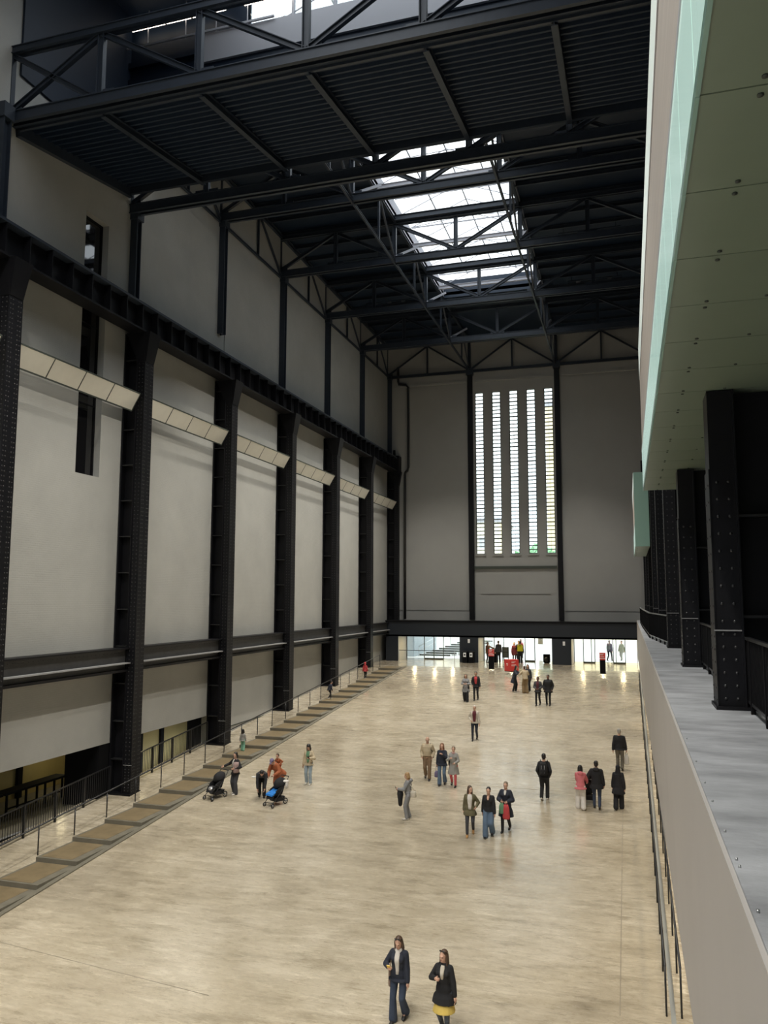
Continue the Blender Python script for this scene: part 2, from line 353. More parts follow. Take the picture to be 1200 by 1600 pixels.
# left concourse one level down, seen under the wall
co = MB(); co.box(-25.6, -25.2, 2, 38.2, -10.2, -5.9); cc = struct('wall_concourse', co, OLIVE, 'olive wall of the dim concourse under the left wall')
MB().box(-27, XL-.4, 2, 38.2, -8.7, -8.45).build('concourse_floor', STEPL, cc); MB().box(-27, XL-.45, 2, 38.2, -5.99, -5.9).build('concourse_ceiling', BLACK, cc)
MB().box(-27.4, XL-.02, 37.9, 38.2, -10.2, -6.0).build('concourse_end', BLACK, cc)
MB().box(XL-.44, XL-.4, 2, 38.0, -11.0, -8.4).build('concourse_kerb', LEDGE, cc)
MB().box(-22.6, XL-.02, 28.7, 29.62, -8.9, -6.0).build('concourse_pier', BLACK, cc)
MB().box(-22.5, -22.35, 30.1, 37.9, -8.6, -6).build('partition', OLIVE, cc)
for y in (31.6, 33.6, 35.4): MB().box(-22.35, -22.22, y-.13, y+.13, -8.45, -6).build('mullion', BLACK, cc)
for y in (10.2, 14.2, 18.2, 20.9, 23.6, 26.3, 29.0):
    MB().box(-25.2, -25.05, y-.13, y+.13, -8.45, -6).build('mullion', BLACK, cc)
for x, y in ((-24.0, 19), (-24.0, 24.5), (-24.0, 30.5), (-24.0, 35), (-21.9, 32.4)):
    area('concourse_lamp', (x, y, -6.08), (0, 0, 0), .3, 1.6, 11, (1, .85, .5))

# ================================================================== LEFT WALL STEELWORK
ORD = ['nearest', 'second', 'third', 'fourth', 'fifth', 'sixth', 'seventh', 'eighth', 'ninth']
def rivet_part(pts, nrm, r, name, m, parent):
    """rivet heads: low pyramids of eight facets, joined"""
    mb = MB(); n = Vector(nrm); u = Vector((0, 0, 1)); a = n.cross(u)
    for p in pts:
        p = Vector(p); ring = [p+(a*math.cos(PI*k/3)+u*math.sin(PI*k/3))*r for k in range(6)]; ring2 = [p+n*(r*.5)+(a*math.cos(PI*k/3)+u*math.sin(PI*k/3))*(r*.6) for k in range(6)]
        mb.add(ring+ring2, [(k, (k+1) % 6, 6+(k+1) % 6, 6+k) for k in range(6)]+[(6, 7, 8, 9, 10, 11)], True)
    o = mb.build(name, m, parent); o['kind'] = 'stuff'; return o
def column(xf, sgn, y, zb, zt, label, rows, step, rr):
    """sgn +1: stands against the left wall and faces +X; -1: the mirror of it"""
    t = thing('riveted_column', label, 'column', (xf-sgn*.4, y, zb), 0, 'riveted columns of the left wall' if sgn > 0 else 'riveted columns on the balcony')
    d = -sgn; hw = .31
    xb = xf+d*.36; xw = xf+d*1.02
    b = MB().box(xf, xb, y-hw, y+hw, zb, zt); b.box(xf-d*.018, xf, y-hw-.02, y+hw+.02, zb, zt-1.25).box(xb, xb+d*.03, y-hw-.05, y+hw+.05, zb, zt); b.build('box_section', STEEL, t)
    MB().box(xb+d*.03, xw, y-.05, y+.05, zb, zt).build('web_plate', STEEL, t)
    MB().box(xw-d*.05, xw, y-hw-.05, y+hw+.05, zb, zt).build('rear_flange', STEEL, t)
    z = zb+1.4; s0 = None
    while z < zt-.5:
        if s0 is None: s0 = MB().box(xb+d*.03, xw-d*.05, y-hw, y+hw, z-.02, z+.02).build('stiffener', RIVET, t); zz = z  # lighter steel paints in the light on the plate's top face
        else: copy_part(s0, t, (0, 0, z-zz))
        z += 1.55
    MB().box(xf-d*.05, xw, y-hw-.08, y+hw+.08, zb-.04, zb+.05).build('base_plate', STEEL, t)
    MB().box(xf-d*.03, xb, y-hw-.03, y-hw+.01, zb+1.18, zb+1.2).build('splice', DUSTT, t)
    pf = []; ps = []; z = zb+.12; i = 0
    while z < zt-1.3:
        for yy in rows: pf.append((xf-d*.018, y+yy, z))
        for xx in (.1, .27): ps.append((xf+d*xx, y-hw, z+.04))
        z += step*(.72 if z < zb+1.15 else 1)
    rivet_part(pf, (-d, 0, 0), rr, 'rivet', RIVET, t); rivet_part(ps, (0, -1, 0), rr, 'rivet', RIVET, t)
    return t
for k, y in enumerate(YC):
    if k == 0: continue
    t = column(-19.9, 1, y, rz_ramp(y), 11.6, 'black riveted steel column on the left wall, %s from the camera' % ORD[k-1] if k-1 else 'black riveted steel column cut by the left picture edge', (-.24, -.13, .13, .24), .17, .028)
    # flared head under the girder
    m = MB(); zt = 11.6; m.hexa([(-19.9, y-.31, zt-1.3), (-19.86, y-.31, zt-1.3), (-19.86, y+.31, zt-1.3), (-19.9, y+.31, zt-1.3)], [(-19.9, y-.42, zt), (-19.62, y-.42, zt), (-19.62, y+.42, zt), (-19.9, y+.42, zt)])
    m.hexa([(-20.26, y-.33, zt-1.3), (-19.9, y-.33, zt-1.3), (-19.9, y+.33, zt-1.3), (-20.26, y+.33, zt-1.3)], [(-20.8, y-.42, zt), (-19.9, y-.42, zt), (-19.9, y+.42, zt), (-20.8, y+.42, zt)])
    m.build('flared_head', STEEL, t)
# crane girder
ga, gb = 6.0, 70.0
g = thing('crane_girder', 'long black crane girder with close stiffeners running along the left wall', 'girder', (-20.2, 38, 11.6))
MB().box(-20.28, -20.2, ga, gb, 11.66, 12.78).build('web_plate', STEEL, g)
MB().box(-20.6, -19.84, ga, gb, 11.58, 11.66).build('bottom_flange', STEEL, g); MB().box(-20.6, -19.84, ga, gb, 12.74, 12.84).build('top_flange', ROOF, g)
MB().box(-20.32, -20.16, ga, gb, 12.84, 12.92).build('crane_rail', STEEL, g)
n = int((gb-ga)/1.147); s0 = None
for i in range(n):
    y = YC[1]-8.03+.05+1.147*i+.5
    if y > gb-.1: break
    if s0 is None: s0 = MB().box(-20.2, -19.88, y-.02, y+.02, 11.66, 12.74).build('stiffener', STEEL, g); y00 = y
    else: copy_part(s0, g, (0, y-y00, 0))
MB().box(-20.45, -19.7, 70.0-.95, 70.0-.02, 11.2, 13.0).build('end_stop', STEEL, g); MB().box(-20.2, -20.0, 68.9, 69.1, 13.0, 13.5).build('buffer', STEEL, g)
# thin posts of the upper wall
for k, y in enumerate(YC):
    if k < 2: continue
    zt = 17.3 if k in (2, 3) else 20.7
    t = thing('wall_post', 'slim dark steel post on the upper left wall, %s from the camera' % ORD[k-2], 'post', (-20.8, y, 12.84), 0, 'slim posts of the upper left wall')
    MB().ibar((-20.78, y-.05, 12.84 if k != 4 else 14.3), (-20.78, y-.05, zt), .34, .36, .04, (0, 1, 0)).build('post', ROOF, t)
    MB().box(-20.95, -20.55, y-.3, y+.2, zt-.35, zt+.2).build('cap_plate', ROOF, t)
# channel beams and reflector boards, bay by bay
for k in range(0, 8):
    ya, yb = YC[k]+.33, YC[k]+8.03-.33
    if yb < 15: continue
    n = ORD[k-1] if k > 1 else ORD[0]
    zb = -2.2
    t = thing('wall_beam', 'black steel beam between left wall columns, %s bay from the camera' % n, 'beam', (-20.5, (ya+yb)/2, -3.05), 0, 'beams between the left wall columns')
    MB().box(-20.42, -20.34, ya, yb, -2.95, -2.12).build('web_plate', DUSTY, t)
    MB().box(-20.75, -20.16, ya, yb, -2.12, -2.06).build('top_flange', STEEL, t)
    MB().box(-20.75, -20.08, ya, yb, -2.72, -2.67).build('bottom_flange', DUSTT, t); MB().box(-20.6, -20.2, ya, yb, -3.05, -2.95).build('lower_angle', STEEL, t)
    rivet_part([(-20.34, ya+.15+.25*i, -2.25) for i in range(int((yb-ya-.2)/.25))], (1, 0, 0), .018, 'rivet', STEEL, t)
    nb = 4
    t = thing('reflector_board', 'tilted cream reflector board of four panels on the left wall, %s bay from the camera' % n, 'reflector', (-20.3, (ya+yb)/2, 8.1), 0, 'reflector boards on the left wall')
    L = (yb-ya-.2)/nb; s0 = None
    for i in range(nb):
        yy = ya+.1+L*i
        a0, a1 = Vector((-20.42, 0, 8.12)), Vector((-20.02, 0, 8.80)); nn = Vector((.86, 0, -.5))*.02
        q = [(a0.x, yy+.03, a0.z), (a0.x, yy+L-.03, a0.z), (a1.x, yy+L-.03, a1.z), (a1.x, yy+.03, a1.z)]
        if s0 is None:
            m = MB(); m.add([(p[0]+nn.x*s, p[1], p[2]+nn.z*s) for s in (1, -1) for p in q], [(0, 1, 2, 3), (7, 6, 5, 4), (0, 4, 5, 1), (1, 5, 6, 2), (2, 6, 7, 3), (3, 7, 4, 0)])
            s0 = m.build('panel', REFL, t)
        else: copy_part(s0, t, (0, L*i, 0))
    m = MB()
    for i in range(nb+1): m.bar((-20.43, ya+.1+L*i, 8.10), (-20.03, ya+.1+L*i, 8.80), .05, .05)
    m.bar((-20.42, ya+.1, 8.10), (-20.42, yb-.1, 8.10), .05, .05).bar((-20.01, ya+.1, 8.82), (-20.01, yb-.1, 8.82), .05, .05)
    for i in range(nb+1): m.bar((-20.3, ya+.1+L*i, 8.5), (-20.95, ya+.1+L*i, 8.75), .03, .03)
    m.build('frame', SEAM, t)
# downpipe in the corner
dp = MB().tube([(-19.95, 69.75, 21.5), (-19.95, 69.75, 20.1), (-19.9, 69.75, 19.85), (-19.2, 69.75, 19.75), (-18.98, 69.75, 19.5), (-18.98, 69.75, 12.0), (-19.05, 69.75, 11.7), (-19.25, 69.75, 11.55), (-19.3, 69.75, 11.3), (-19.3, 69.75, -1.8)], .11, 10)
tag(dp.build('downpipe', RAILM), 'black downpipe with swan necks in the far left corner', 'pipe')
# posts on the end wall either side of the window
for i, x in enumerate((-13.2, -5.5)):
    t = thing('window_post', 'dark steel post on the end wall, %s of the tall window' % ('left', 'right')[i], 'post', (x, 69.8, -1.8), 0)
    MB().ibar((x, 69.8, -1.8), (x, 69.8, 20.6), .42, .34, .04, (0, 1, 0)).build('post', STEEL, t)
    MB().box(x-.3, x+.3, 69.5, 70, 20.2, 20.75).build('cap_plate', ROOF, t)

# ================================================================== ROOF STEELWORK
NX = [-9.4+3.88*k for k in range(-3, 4)]
def truss(y, zb, zt, pat, label, dbl=True, w=.42):
    t = thing('roof_truss', label, 'truss', (-9.4, y, zb), 0, 'roof trusses')
    m = MB()
    for dy in ((-.15, .15) if dbl else (0,)): m.ibar((NX[0]+.1, y+dy, zb), (NX[-1]+.6, y+dy, zb), .14, w, .035)
    if dbl: m.box(NX[0]+.1, NX[-1]+.6, y-.1, y+.1, zb+w/2-.03, zb+w/2)
    m.build('bottom_chord', ROOF, t)
    m = MB()
    for dy in (-.11, .11): m.ibar((NX[0]+.1, y+dy, zt), (NX[-1]+.6, y+dy, zt), .12, .28, .03)
    m.build('top_chord', ROOF, t)
    for i, x in enumerate(NX):
        if 'p' in pat[i]: MB().ibar((x, y, zb+.1), (x, y, zt-.1), .20, .24, .03, (1, 0, 0)).build('web_post', ROOF, t)
        if pat[i] != '-': MB().box(x-.55, x+.55, y-.02, y+.02, zb+.1, zb+.42).build('gusset', ROOF, t)
    for i in range(6):
        d = pat[7][i]
        if d == '.': continue
        a, b = ((NX[i], zb+.25), (NX[i+1], zt-.1)) if d == '/' else ((NX[i], zt-.1), (NX[i+1], zb+.25))
        MB().ibar((a[0], y, a[1]), (b[0], y, b[1]), .16, .2, .025).build('web_diagonal', ROOF, t)
    return t
Vp = ('p', 'p', 'p', 'p', 'p', 'p', 'p', '/\\\\//\\')
t0 = truss(22.1, 17.25, 19.9, ('p', 'p', 'p', 'p', 'p', 'p', 'p', '/\\\\///'), 'nearest dark roof truss, crossing the top of the picture')
MB().ibar((NX[0], 22.1, 19.8), (NX[1]-.2, 22.1, 17.4), .15, .18, .025).build('web_diagonal', ROOF, t0)
truss(29.5, 17.4, 19.9, ('p', 'p', 'p', 'p', 'p', 'p', 'p', '/\\\\///'), 'dark roof truss at the far edge of the corrugated deck, second from the camera')
for i, y in enumerate((37.6, 45.6, 53.6, 61.7)):
    truss(y, 20.85, 23.3, Vp, 'dark roof truss under the %s, %s from the camera' % ('skylight' if i < 3 else 'closed roof near the end wall', ORD[i+2]))
t = thing('end_truss', 'thin dark truss running along the top of the end wall', 'truss', (-9.4, 69.6, 20.5))
MB().ibar((NX[0], 69.6, 20.5), (2.4, 69.6, 20.5), .2, .24, .03).build('bottom_chord', ROOF, t); MB().ibar((NX[0], 69.6, 23.3), (2.4, 69.6, 23.3), .2, .24, .03).build('top_chord', ROOF, t)
EX = [NX[0], -13.2, -5.5, 2.2]
for i in range(3):
    a, b = EX[i], EX[i+1]; c = (a+b)/2
    MB().ibar((c, 69.6, 20.5), (c, 69.6, 23.3), .12, .14, .02, (1, 0, 0)).build('web_post', ROOF, t)
    MB().ibar((a, 69.6, 20.6), (c, 69.6, 23.2), .12, .14, .02).build('web_diagonal', ROOF, t); MB().ibar((c, 69.6, 23.2), (b, 69.6, 20.6), .12, .14, .02).build('web_diagonal', ROOF, t)
    MB().ibar((a, 69.6, 20.5), (a, 69.6, 23.3), .24, .24, .03, (1, 0, 0)).build('web_post', ROOF, t)
# lengthwise lattice girders
def lattice(x, ya_list, label, zb=20.6, zt=23.35):
    t = thing('lattice_girder', label, 'girder', (x, 50, zb), 0, 'lengthwise lattice girders')
    m = MB(); m.ibar((x, ya_list[0], zb), (x, ya_list[-1], zb), .11, .15, .02); m.build('bottom_chord', ROOF, t)
    m = MB(); m.ibar((x, ya_list[0], zt), (x, ya_list[-1], zt), .16, .22, .025); m.build('top_chord', ROOF, t)
    for a, b in zip(ya_list, ya_list[1:]):
        c = a+(b-a)*.56
        MB().ibar((x, c, zb), (x, c, zt), .1, .12, .02, (1, 0, 0)).build('web_post', ROOF, t); MB().ibar((x, c+.1, zt-.05), (x, b-.15, zb+.1), .1, .13, .02).build('web_diagonal', ROOF, t)
YT = [29.5, 37.6, 45.6, 53.6, 61.7, 69.6]
lattice(-20.85, YT, 'dark lattice girder along the top of the left wall'); lattice(-13.2, YT, 'dark lattice girder along the left edge of the skylight')
lattice(-5.6, YT, 'dark lattice girder along the right edge of the skylight')
for y in YT[:-1]:
    pass
# struts from truss nodes up to the skylight curb, the sky light on them painted in as a pale colour
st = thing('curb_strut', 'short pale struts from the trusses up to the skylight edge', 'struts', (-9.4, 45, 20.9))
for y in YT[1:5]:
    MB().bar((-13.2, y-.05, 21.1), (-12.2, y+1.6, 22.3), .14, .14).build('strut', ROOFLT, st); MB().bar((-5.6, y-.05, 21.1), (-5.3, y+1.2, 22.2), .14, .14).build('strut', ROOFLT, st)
# sloping corrugated soffit deck between the two lower trusses
dk = thing('corrugated_deck', 'dark corrugated deck with five ribs hung between the two nearest trusses', 'deck', (-9.4, 25.8, 17.2))
m = MB(); ny = 19; ya, yb = 22.4, 29.2; za, zb = 17.12, 18.2; prof = []
for i in range(ny):
    for (f, dz) in ((0, 0), (.12, .03), (.25, .15), (.5, .20), (.75, .15), (.88, .03)):
        u = (i+f)/ny; prof.append((ya+(yb-ya)*u, za+(zb-za)*u+dz))
prof.append((yb, zb)); xs = (-20.9, 2.3); vs = []; fs = []
for i, (yy, zz) in enumerate(prof): vs += [(xs[0], yy, zz), (xs[1], yy, zz)]
for i in range(len(prof)-1): fs.append((2*i, 2*i+2, 2*i+3, 2*i+1))
nn = len(vs); vs += [(x, y, z+.12) for (x, y, z) in vs]; fs += [tuple(j+nn for j in reversed(f)) for f in fs]
m.add(vs, fs); m.build('corrugated_sheet', DECK, dk)
for x in (-17.2, -13.3, -9.4, -5.5, -1.6): MB().ibar((x, 22.35, 16.98), (x, 29.3, 18.08), .2, .28, .03).build('rib', ROOF, dk)
MB().box(-20.9, 2.3, 29.05, 29.2, 17.95, 18.35).build('edge_angle', ROOF, dk); MB().box(-20.9, 2.3, 22.32, 22.42, 16.95, 17.3).build('edge_angle', ROOF, dk)

MB().bar((-20.84, 22.35, 16.98), (-20.84, 29.25, 18.1), .2, .42).build('edge_angle', ROOF, dk)
# ================================================================== SKYLIGHT
sk = thing('skylight', 'long pitched glass skylight with pale glazing bars in the dark roof', 'skylight', (-9.4, 44, 23.7))
for x, d in ((XA, 1), (XB, -1)):
    MB().box(x-d*.12, x, 28.75, 59.2, 23.5, 24.6).build('curb', ROOFLT, sk)
MB().box(XA, XB, 59.2, 59.32, 23.5, 24.9).build('curb', DECK, sk)
rows = [28.8+2.027*i for i in range(16)]; xcell = [-13.2, -11.3, -9.4, -7.5, -5.6]; zc = [24.6, 25.35, 26.1, 25.35, 24.6]
p0 = [None]*4
for j in range(4):
    for i in range(15):
        a, b = rows[i], rows[i+1]
        if p0[j] is None:
            m = MB(); q = [(xcell[j], a, zc[j]), (xcell[j+1], a, zc[j+1]), (xcell[j+1], b, zc[j+1]), (xcell[j], b, zc[j])]
            m.add(q, [(0, 1, 2, 3)]); p0[j] = m.build('glass_pane', SKYG, sk)
        else: copy_part(p0[j], sk, (0, a-rows[0], 0))
b0 = None
for i, y in enumerate(rows):
    if b0 is None:
        m = MB()
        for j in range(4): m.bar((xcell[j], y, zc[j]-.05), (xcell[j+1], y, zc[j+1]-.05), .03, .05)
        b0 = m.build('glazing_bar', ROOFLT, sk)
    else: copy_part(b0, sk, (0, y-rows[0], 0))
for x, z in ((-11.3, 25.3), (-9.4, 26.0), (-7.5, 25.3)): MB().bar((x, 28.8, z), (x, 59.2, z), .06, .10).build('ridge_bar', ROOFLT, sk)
d0 = None
for i in range(0, 15, 2):
    y = rows[i]
    if d0 is None:
        m = MB(); m.bar((-13.1, y, 24.6), (-9.4, y+2.0, 25.95), .04, .04).bar((-9.4, y+2.0, 25.95), (-5.7, y, 24.6), .04, .04).bar((-13.1, y, 24.55), (-5.7, y, 24.55), .06, .08)
        d0 = m.build('brace', ROOFLT, sk)
    else: copy_part(d0, sk, (0, y-rows[0], 0))
for y in (33.5, 41.6, 49.6, 57.2): MB().ibar((-13.2, y, 23.55), (-5.6, y, 23.55), .16, .26, .03).build('cross_beam', ROOFLT, sk)
for y in (45.6, 53.6): MB().ibar((-13.2, y-.3, 23.45), (-5.6, y-.3, 23.45), .2, .34, .03).build('cross_beam', ROOF, sk)
# near roof light over the gap above the first truss
rl = thing('roof_lantern', 'glazed roof lantern with grey upstand and hanging rail at the top of the picture', 'skylight', (-9.4, 28.7, 23.4))
MB().box(-17.0, 3.6, 28.6, 28.85, 23.15, 24.45).build('upstand', ROOFLT, rl); MB().box(2.0, 2.1, 22.9, 28.9, 23.7, 26.4).build('dark_sheet', DECK, rl)  # side sheet added to shut out stray sky
MB().box(-20.94, -20.85, 22.4, 29.3, 19.2, 26.4).build('dark_sheet', DECK, rl); MB().box(-20.9, -15.2, 23.0, 28.7, 26.2, 26.28).build('dark_sheet', DECK, rl)  # wall sheet: added dark so brickwork under the open roof reads as shaded
MB().box(-20.9, 2.0, 28.72, 28.86, 21.5, 23.15).build('dark_sheet', DECK, rl)
MB().bar((-20.8, 28.5, 24.48), (-13.6, 28.5, 24.48), .07, .09).build('rail', ROOFLT, rl)
for x in (-19.8, -17.9, -16.4, -14.9): MB().bar((x, 28.6, 24.48), (x, 28.6, 26.3), .035, .035, (0, 1, 0)).build('hanger', ROOFLT, rl)
MB().box(-20.9, -14.9, 28.9, 29.0, 23.0, 26.4).build('dark_sheet', DECK, rl)
for xa, xb in ((-15.0, -12.9), (-12.8, -11.0), (-10.9, -9.1), (-9.0, -7.2), (-7.1, -5.3), (-5.2, -3.4), (-3.3, 1.9)):
    MB().box(xa, xb, 28.8, 28.82, 24.45, 26.4).build('glass_pane', SKYG, rl); MB().box(xb, xb+.1, 28.72, 28.9, 24.45, 26.4).build('mullion', ROOFLT, rl)
    m = MB(); m.add([(xa, 22.9, 26.45), (xb, 22.9, 26.45), (xb, 28.9, 26.45), (xa, 28.9, 26.45)], [(0, 1, 2, 3)]); m.build('glass_pane', SKYG, rl); MB().box(xb, xb+.1, 22.9, 28.9, 26.35, 26.5).build('mullion', ROOFLT, rl)
lp = thing('linear_lamp', 'row of lit white tube lamps hung beside the roof lantern', 'lamp', (-17, 28.5, 25.3))
for xa, xb in ((-21.4, -20.9), (-20.55, -18.9), (-18.8, -17.6), (-17.5, -16.55), (-16.4, -15.9), (-15.0, -14.4), (-14.3, -12.6)):
    MB().tube([(xa, 28.5, 25.3), (xb, 28.5, 25.3)], .035, 8).build('tube', LAMP, lp)
# ================================================================== ENTRANCE
eb = MB(); EY = 67.6
eb.box(-20.45, .55, EY, EY+.3, -3.24, -1.98).box(-20.45, .55, EY, 71.6, -3.24, -3.1).box(-20.45, .55, EY+.3, 69.99, -3.1, -1.98)
EN = struct('trim_2', eb, NAVY, 'matt navy header over the three entrance openings')
MB().box(-20.5, .57, EY-.06, 69.9, -1.98, -1.88).build('coping', BLACK, EN)
for xa, xb in ((-20.45, -19.34), (-13.9, -12.31), (-6.18, -4.63)):
    MB().box(xa, xb, EY, 70.3, FZ, -3.24).build('pier', NAVY, EN)
    MB().box(xb, xb+.03, EY+.05, 70.3, FZ, -3.24).build('reveal_lining', LINING, EN)
MB().box(.52, .55, EY, 70.3, FZ, -3.24).build('pier', LINING, EN)
for x, z in ((-5.2, -3.62), (-13.1, -3.55)): MB().box(x-.09, x+.09, EY-.02, EY, z-.16, z+.16).build('notice', WHITE, EN)
DY = 70.15
def door(n, xa, xb, xs, label, leaf):
    m = MB()
    for x in xs: m.box(x-.03, x+.03, DY-.05, DY+.05, FZ, -3.24)
    m.box(xa, xb, DY-.05, DY+.05, -3.32, -3.24)
    for a, b in leaf: m.box(a, b, DY-.06, DY+.06, FZ, FZ+.12)
    o = struct('door_%d' % n, m, SEAM, label)
    ee = [xa]+list(xs)+[xb]
    for a, b in zip(ee, ee[1:]):
        if b-a > .15: MB().box(a+.03, b-.03, DY-.006, DY+.006, FZ+.02, -3.32).build('pane', GLASS, o)
    return o
door(1, -19.31, -13.9, (-19.24, -17.62, -16.74, -15.88), 'left glazed entrance opening with steps outside', ((-17.6, -15.9),))
door(2, -12.28, -6.18, (-12.24, -11.35, -10.52, -8.69, -7.85), 'middle glazed entrance opening with people in it', ((-8.66, -7.87),))
door(3, -4.6, .5, (-4.55, -3.8, -3.14, -2.86, -1.38, -1.15, -.42), 'right glazed entrance opening beside the balcony', ((-3.78, -2.88), (-1.36, -.44)))
# outside: pavement, steps, a street
struct('ground', MB().box(-70, 70, 71.6, 150, FZ-.3, FZ-.005), PAVE, 'pale paving outside the doors')
sp = thing('outdoor_steps', 'pale outdoor steps with dark risers seen through the left doors', 'stairs', (-16, 76, FZ))
for i in range(8):
    xa = -19.2+.45*i; y = 74.5+.75*i; z = FZ+.16*i
    MB().box(xa, xa+3.0, y, y+.9, FZ-.02, z+.13).build('step', PAVE, sp); MB().box(xa+.02, xa+2.98, y-.03, y, z+.02, z+.14).build('riser', SEAM, sp)
t = thing('outdoor_handrail', 'steel handrail rising beside the outdoor steps', 'handrail', (-20, 76, FZ))
MB().tube([(-19.0, 73.5, FZ+.9), (-17.4, 80, FZ+2.3)], .04, 8).build('rail', CHROME, t); MB().tube([(-19.0, 73.5, FZ+.45), (-17.4, 80, FZ+1.85)], .03, 8).build('rail', CHROME, t)
for q in (0, .5, 1): MB().tube([(-19.0+1.6*q, 73.5+6.5*q, FZ), (-19.0+1.6*q, 73.5+6.5*q, FZ+.9+1.4*q)], .03, 8).build('post', CHROME, t)
MB().box(-21.5, -19.3, 73.0, 82, FZ, FZ+3).build('side_wall', mat('pale blue wall', (.42, .48, .52), .6), t)
def building(x0_, x1_, y, z1, m, label, nx, nz):
    t = thing('building', label, 'building', ((x0_+x1_)/2, y, FZ), 0)
    MB().box(x0_, x1_, y, y+12, FZ, z1).build('wall', m, t); MB().box(x0_-.3, x1_+.3, y-.3, y+12.3, z1, z1+.6).build('parapet', ROOFLT, t)
    w0 = None
    for i in range(nx):
        for j in range(nz):
            xx = x0_+(x1_-x0_)*(i+.5)/nx; zz = FZ+2+(z1-FZ-3)*(j+.4)/nz
            if w0 is None: w0 = MB().box(xx-.6, xx+.6, y-.06, y+.02, zz, zz+1.6).build('window', CHROME, t); o0 = (xx, zz)
            else: copy_part(w0, t, (xx-o0[0], 0, zz-o0[1]))
building(-10.5, 14, 112, 27, mat('pale yellow brick', (.92, .78, .50), .8, var=.06), 'tall yellow brick building outside behind the right window slot', 5, 6)
building(-40, -17.2, 112, 10.8, mat('cream render', (.93, .88, .72), .8, var=.05), 'low cream building outside behind the left window slots', 5, 3)
def tree(x, y, z, h, r, label):
    t = thing('tree', label, 'tree', (x, y, z)); LEAF = MATS.get('leaf green') or mat('leaf green', (.42, .70, .45), .6, var=.25, vscale=3)
    MB().tube([(x, y, z), (x+.1, y, z+h*.4), (x, y+.1, z+h*.7)], [.3, .22, .1], 8).build('trunk', STEP, t)
    m = MB(); rnd = random.Random(3)
    for i in range(900):
        a, b = rnd.uniform(0, 2*PI), rnd.uniform(-1, 1); q = r*(.65+.4*rnd.random()); cx = math.sqrt(1-b*b)
        p = Vector((x+q*cx*math.cos(a), y+q*cx*math.sin(a), z+h*.68+q*.85*b)); u = Vector((rnd.uniform(-1, 1), rnd.uniform(-1, 1), rnd.uniform(-1, 1))).normalized(); v = u.orthogonal().normalized()
        m.add([p-u*.5, p+v*.28, p+u*.5, p-v*.28], [(0, 1, 2, 3)])
    m.ell((x, y, z+h*.68), r*.75, r*.75, r*.62, 14, 9); m.build('foliage', LEAF, t)['kind'] = 'stuff'
tree(-10.3, 98, FZ, 13.0, 3.6, 'leafy green tree outside behind the lower right window slots')
# guard rail in front of the left opening
t = thing('guard_rail', 'low guard rail standing in front of the left entrance opening', 'railing', (-16.4, 66, FZ))
MB().tube([(-18.8, 66, FZ+1.02), (-14.0, 66, FZ+1.02)], .025, 8).build('top_rail', RAILM, t)
for x in (-18.8, -16.6, -14.0): MB().tube([(x, 66, FZ), (x, 66, FZ+1.02)], .025, 8).build('post', CHROME, t)
# bins, signs, boxes
def bin_(x, label):
    t = thing('litter_bin', label, 'bin', (x, 67.3, FZ)); MB().box(x-.2, x+.2, 67.05, 67.55, FZ, FZ+.92).build('body', BLACK, t); MB().box(x-.22, x+.22, 67.03, 67.57, FZ+.92, FZ+.98).build('lid', RAILM, t)
    MB().box(x-.12, x+.12, 67.035, 67.05, FZ+.5, FZ+.86).build('notice', WHITE, t); MB().box(x-.06, x+.06, 67.03, 67.036, FZ+.62, FZ+.74).build('slot', BLACK, t)
bin_(-13.36, 'left one of two black bins by the pier between the entrances'); bin_(-12.82, 'right one of two black bins by the pier between the entrances')
def totem(x, y, label):
    t = thing('sign_totem', label, 'sign', (x, y, FZ))
    MB().box(x-.2, x+.2, y-.1, y+.1, FZ, FZ+.98).build('post', BLACK, t); MB().box(x-.21, x+.21, y-.11, y+.11, FZ+.98, FZ+1.5).build('panel', RED, t)
    m = MB()
    for z, w in ((1.40, .13), (1.34, .1), (1.20, .14)): m.box(x-.16, x-.16+w*2, y-.115, y-.11, FZ+z, FZ+z+.03)
    m.build('print', WHITE, t); MB().box(x-.21, x+.21, y-.112, y-.1, FZ+1.07, FZ+1.11).build('stripe', WHITE, t)
totem(-10.25, 61.9, 'black post sign with red top by the middle entrance'); totem(-1.95, 60.6, 'black post sign with red top in front of the right entrance')
t = thing('donation_box', 'red cube shaped sign box on the floor before the middle entrance', 'box', (-8.5, 60.4, FZ), R(40))
MB().box(-.38, .38, -.38, .38, .04, .88).build('cube', RED, t, True); MB().box(-.36, .36, -.36, .36, 0, .04).build('plinth', BLACK, t, True)
m = MB()
for z, a, b in ((.72, -.25, .12), (.65, -.25, .0), (.5, -.25, .15), (.43, -.25, .05)): m.box(a, b, -.386, -.38, z, z+.025)
for z, a, b in ((.55, -.08, .1), (.45, -.08, .05)): m.box(-.386, -.38, a, b, z, z+.06)
m.build('print', WHITE, t, True)
t = thing('loudspeaker', 'black loudspeaker box at the right side of the middle entrance', 'speaker', (-6.75, 69.0, FZ)); MB().box(-7.02, -6.48, 68.8, 69.2, FZ+.06, FZ+.74).build('cabinet', BLACK, t)
MB().tube([(-6.75, 68.78, FZ+.32), (-6.75, 68.8, FZ+.32)], .2, 14).build('cone', RAILM, t); MB().box(-6.95, -6.55, 68.85, 69.15, FZ, FZ+.06).build('foot', RUBBER, t)
t = thing('display_board', 'dark grey display board on a stand in the middle entrance', 'board', (-10.25, 69.4, FZ)); MB().box(-10.55, -9.98, 69.38, 69.42, FZ+.35, FZ+1.25).build('panel', mat('slate board', (.06, .07, .075), .5), t)
for x in (-10.5, -10.03): MB().box(x-.02, x+.02, 69.36, 69.44, FZ, FZ+1.27).build('post', BLACK, t)
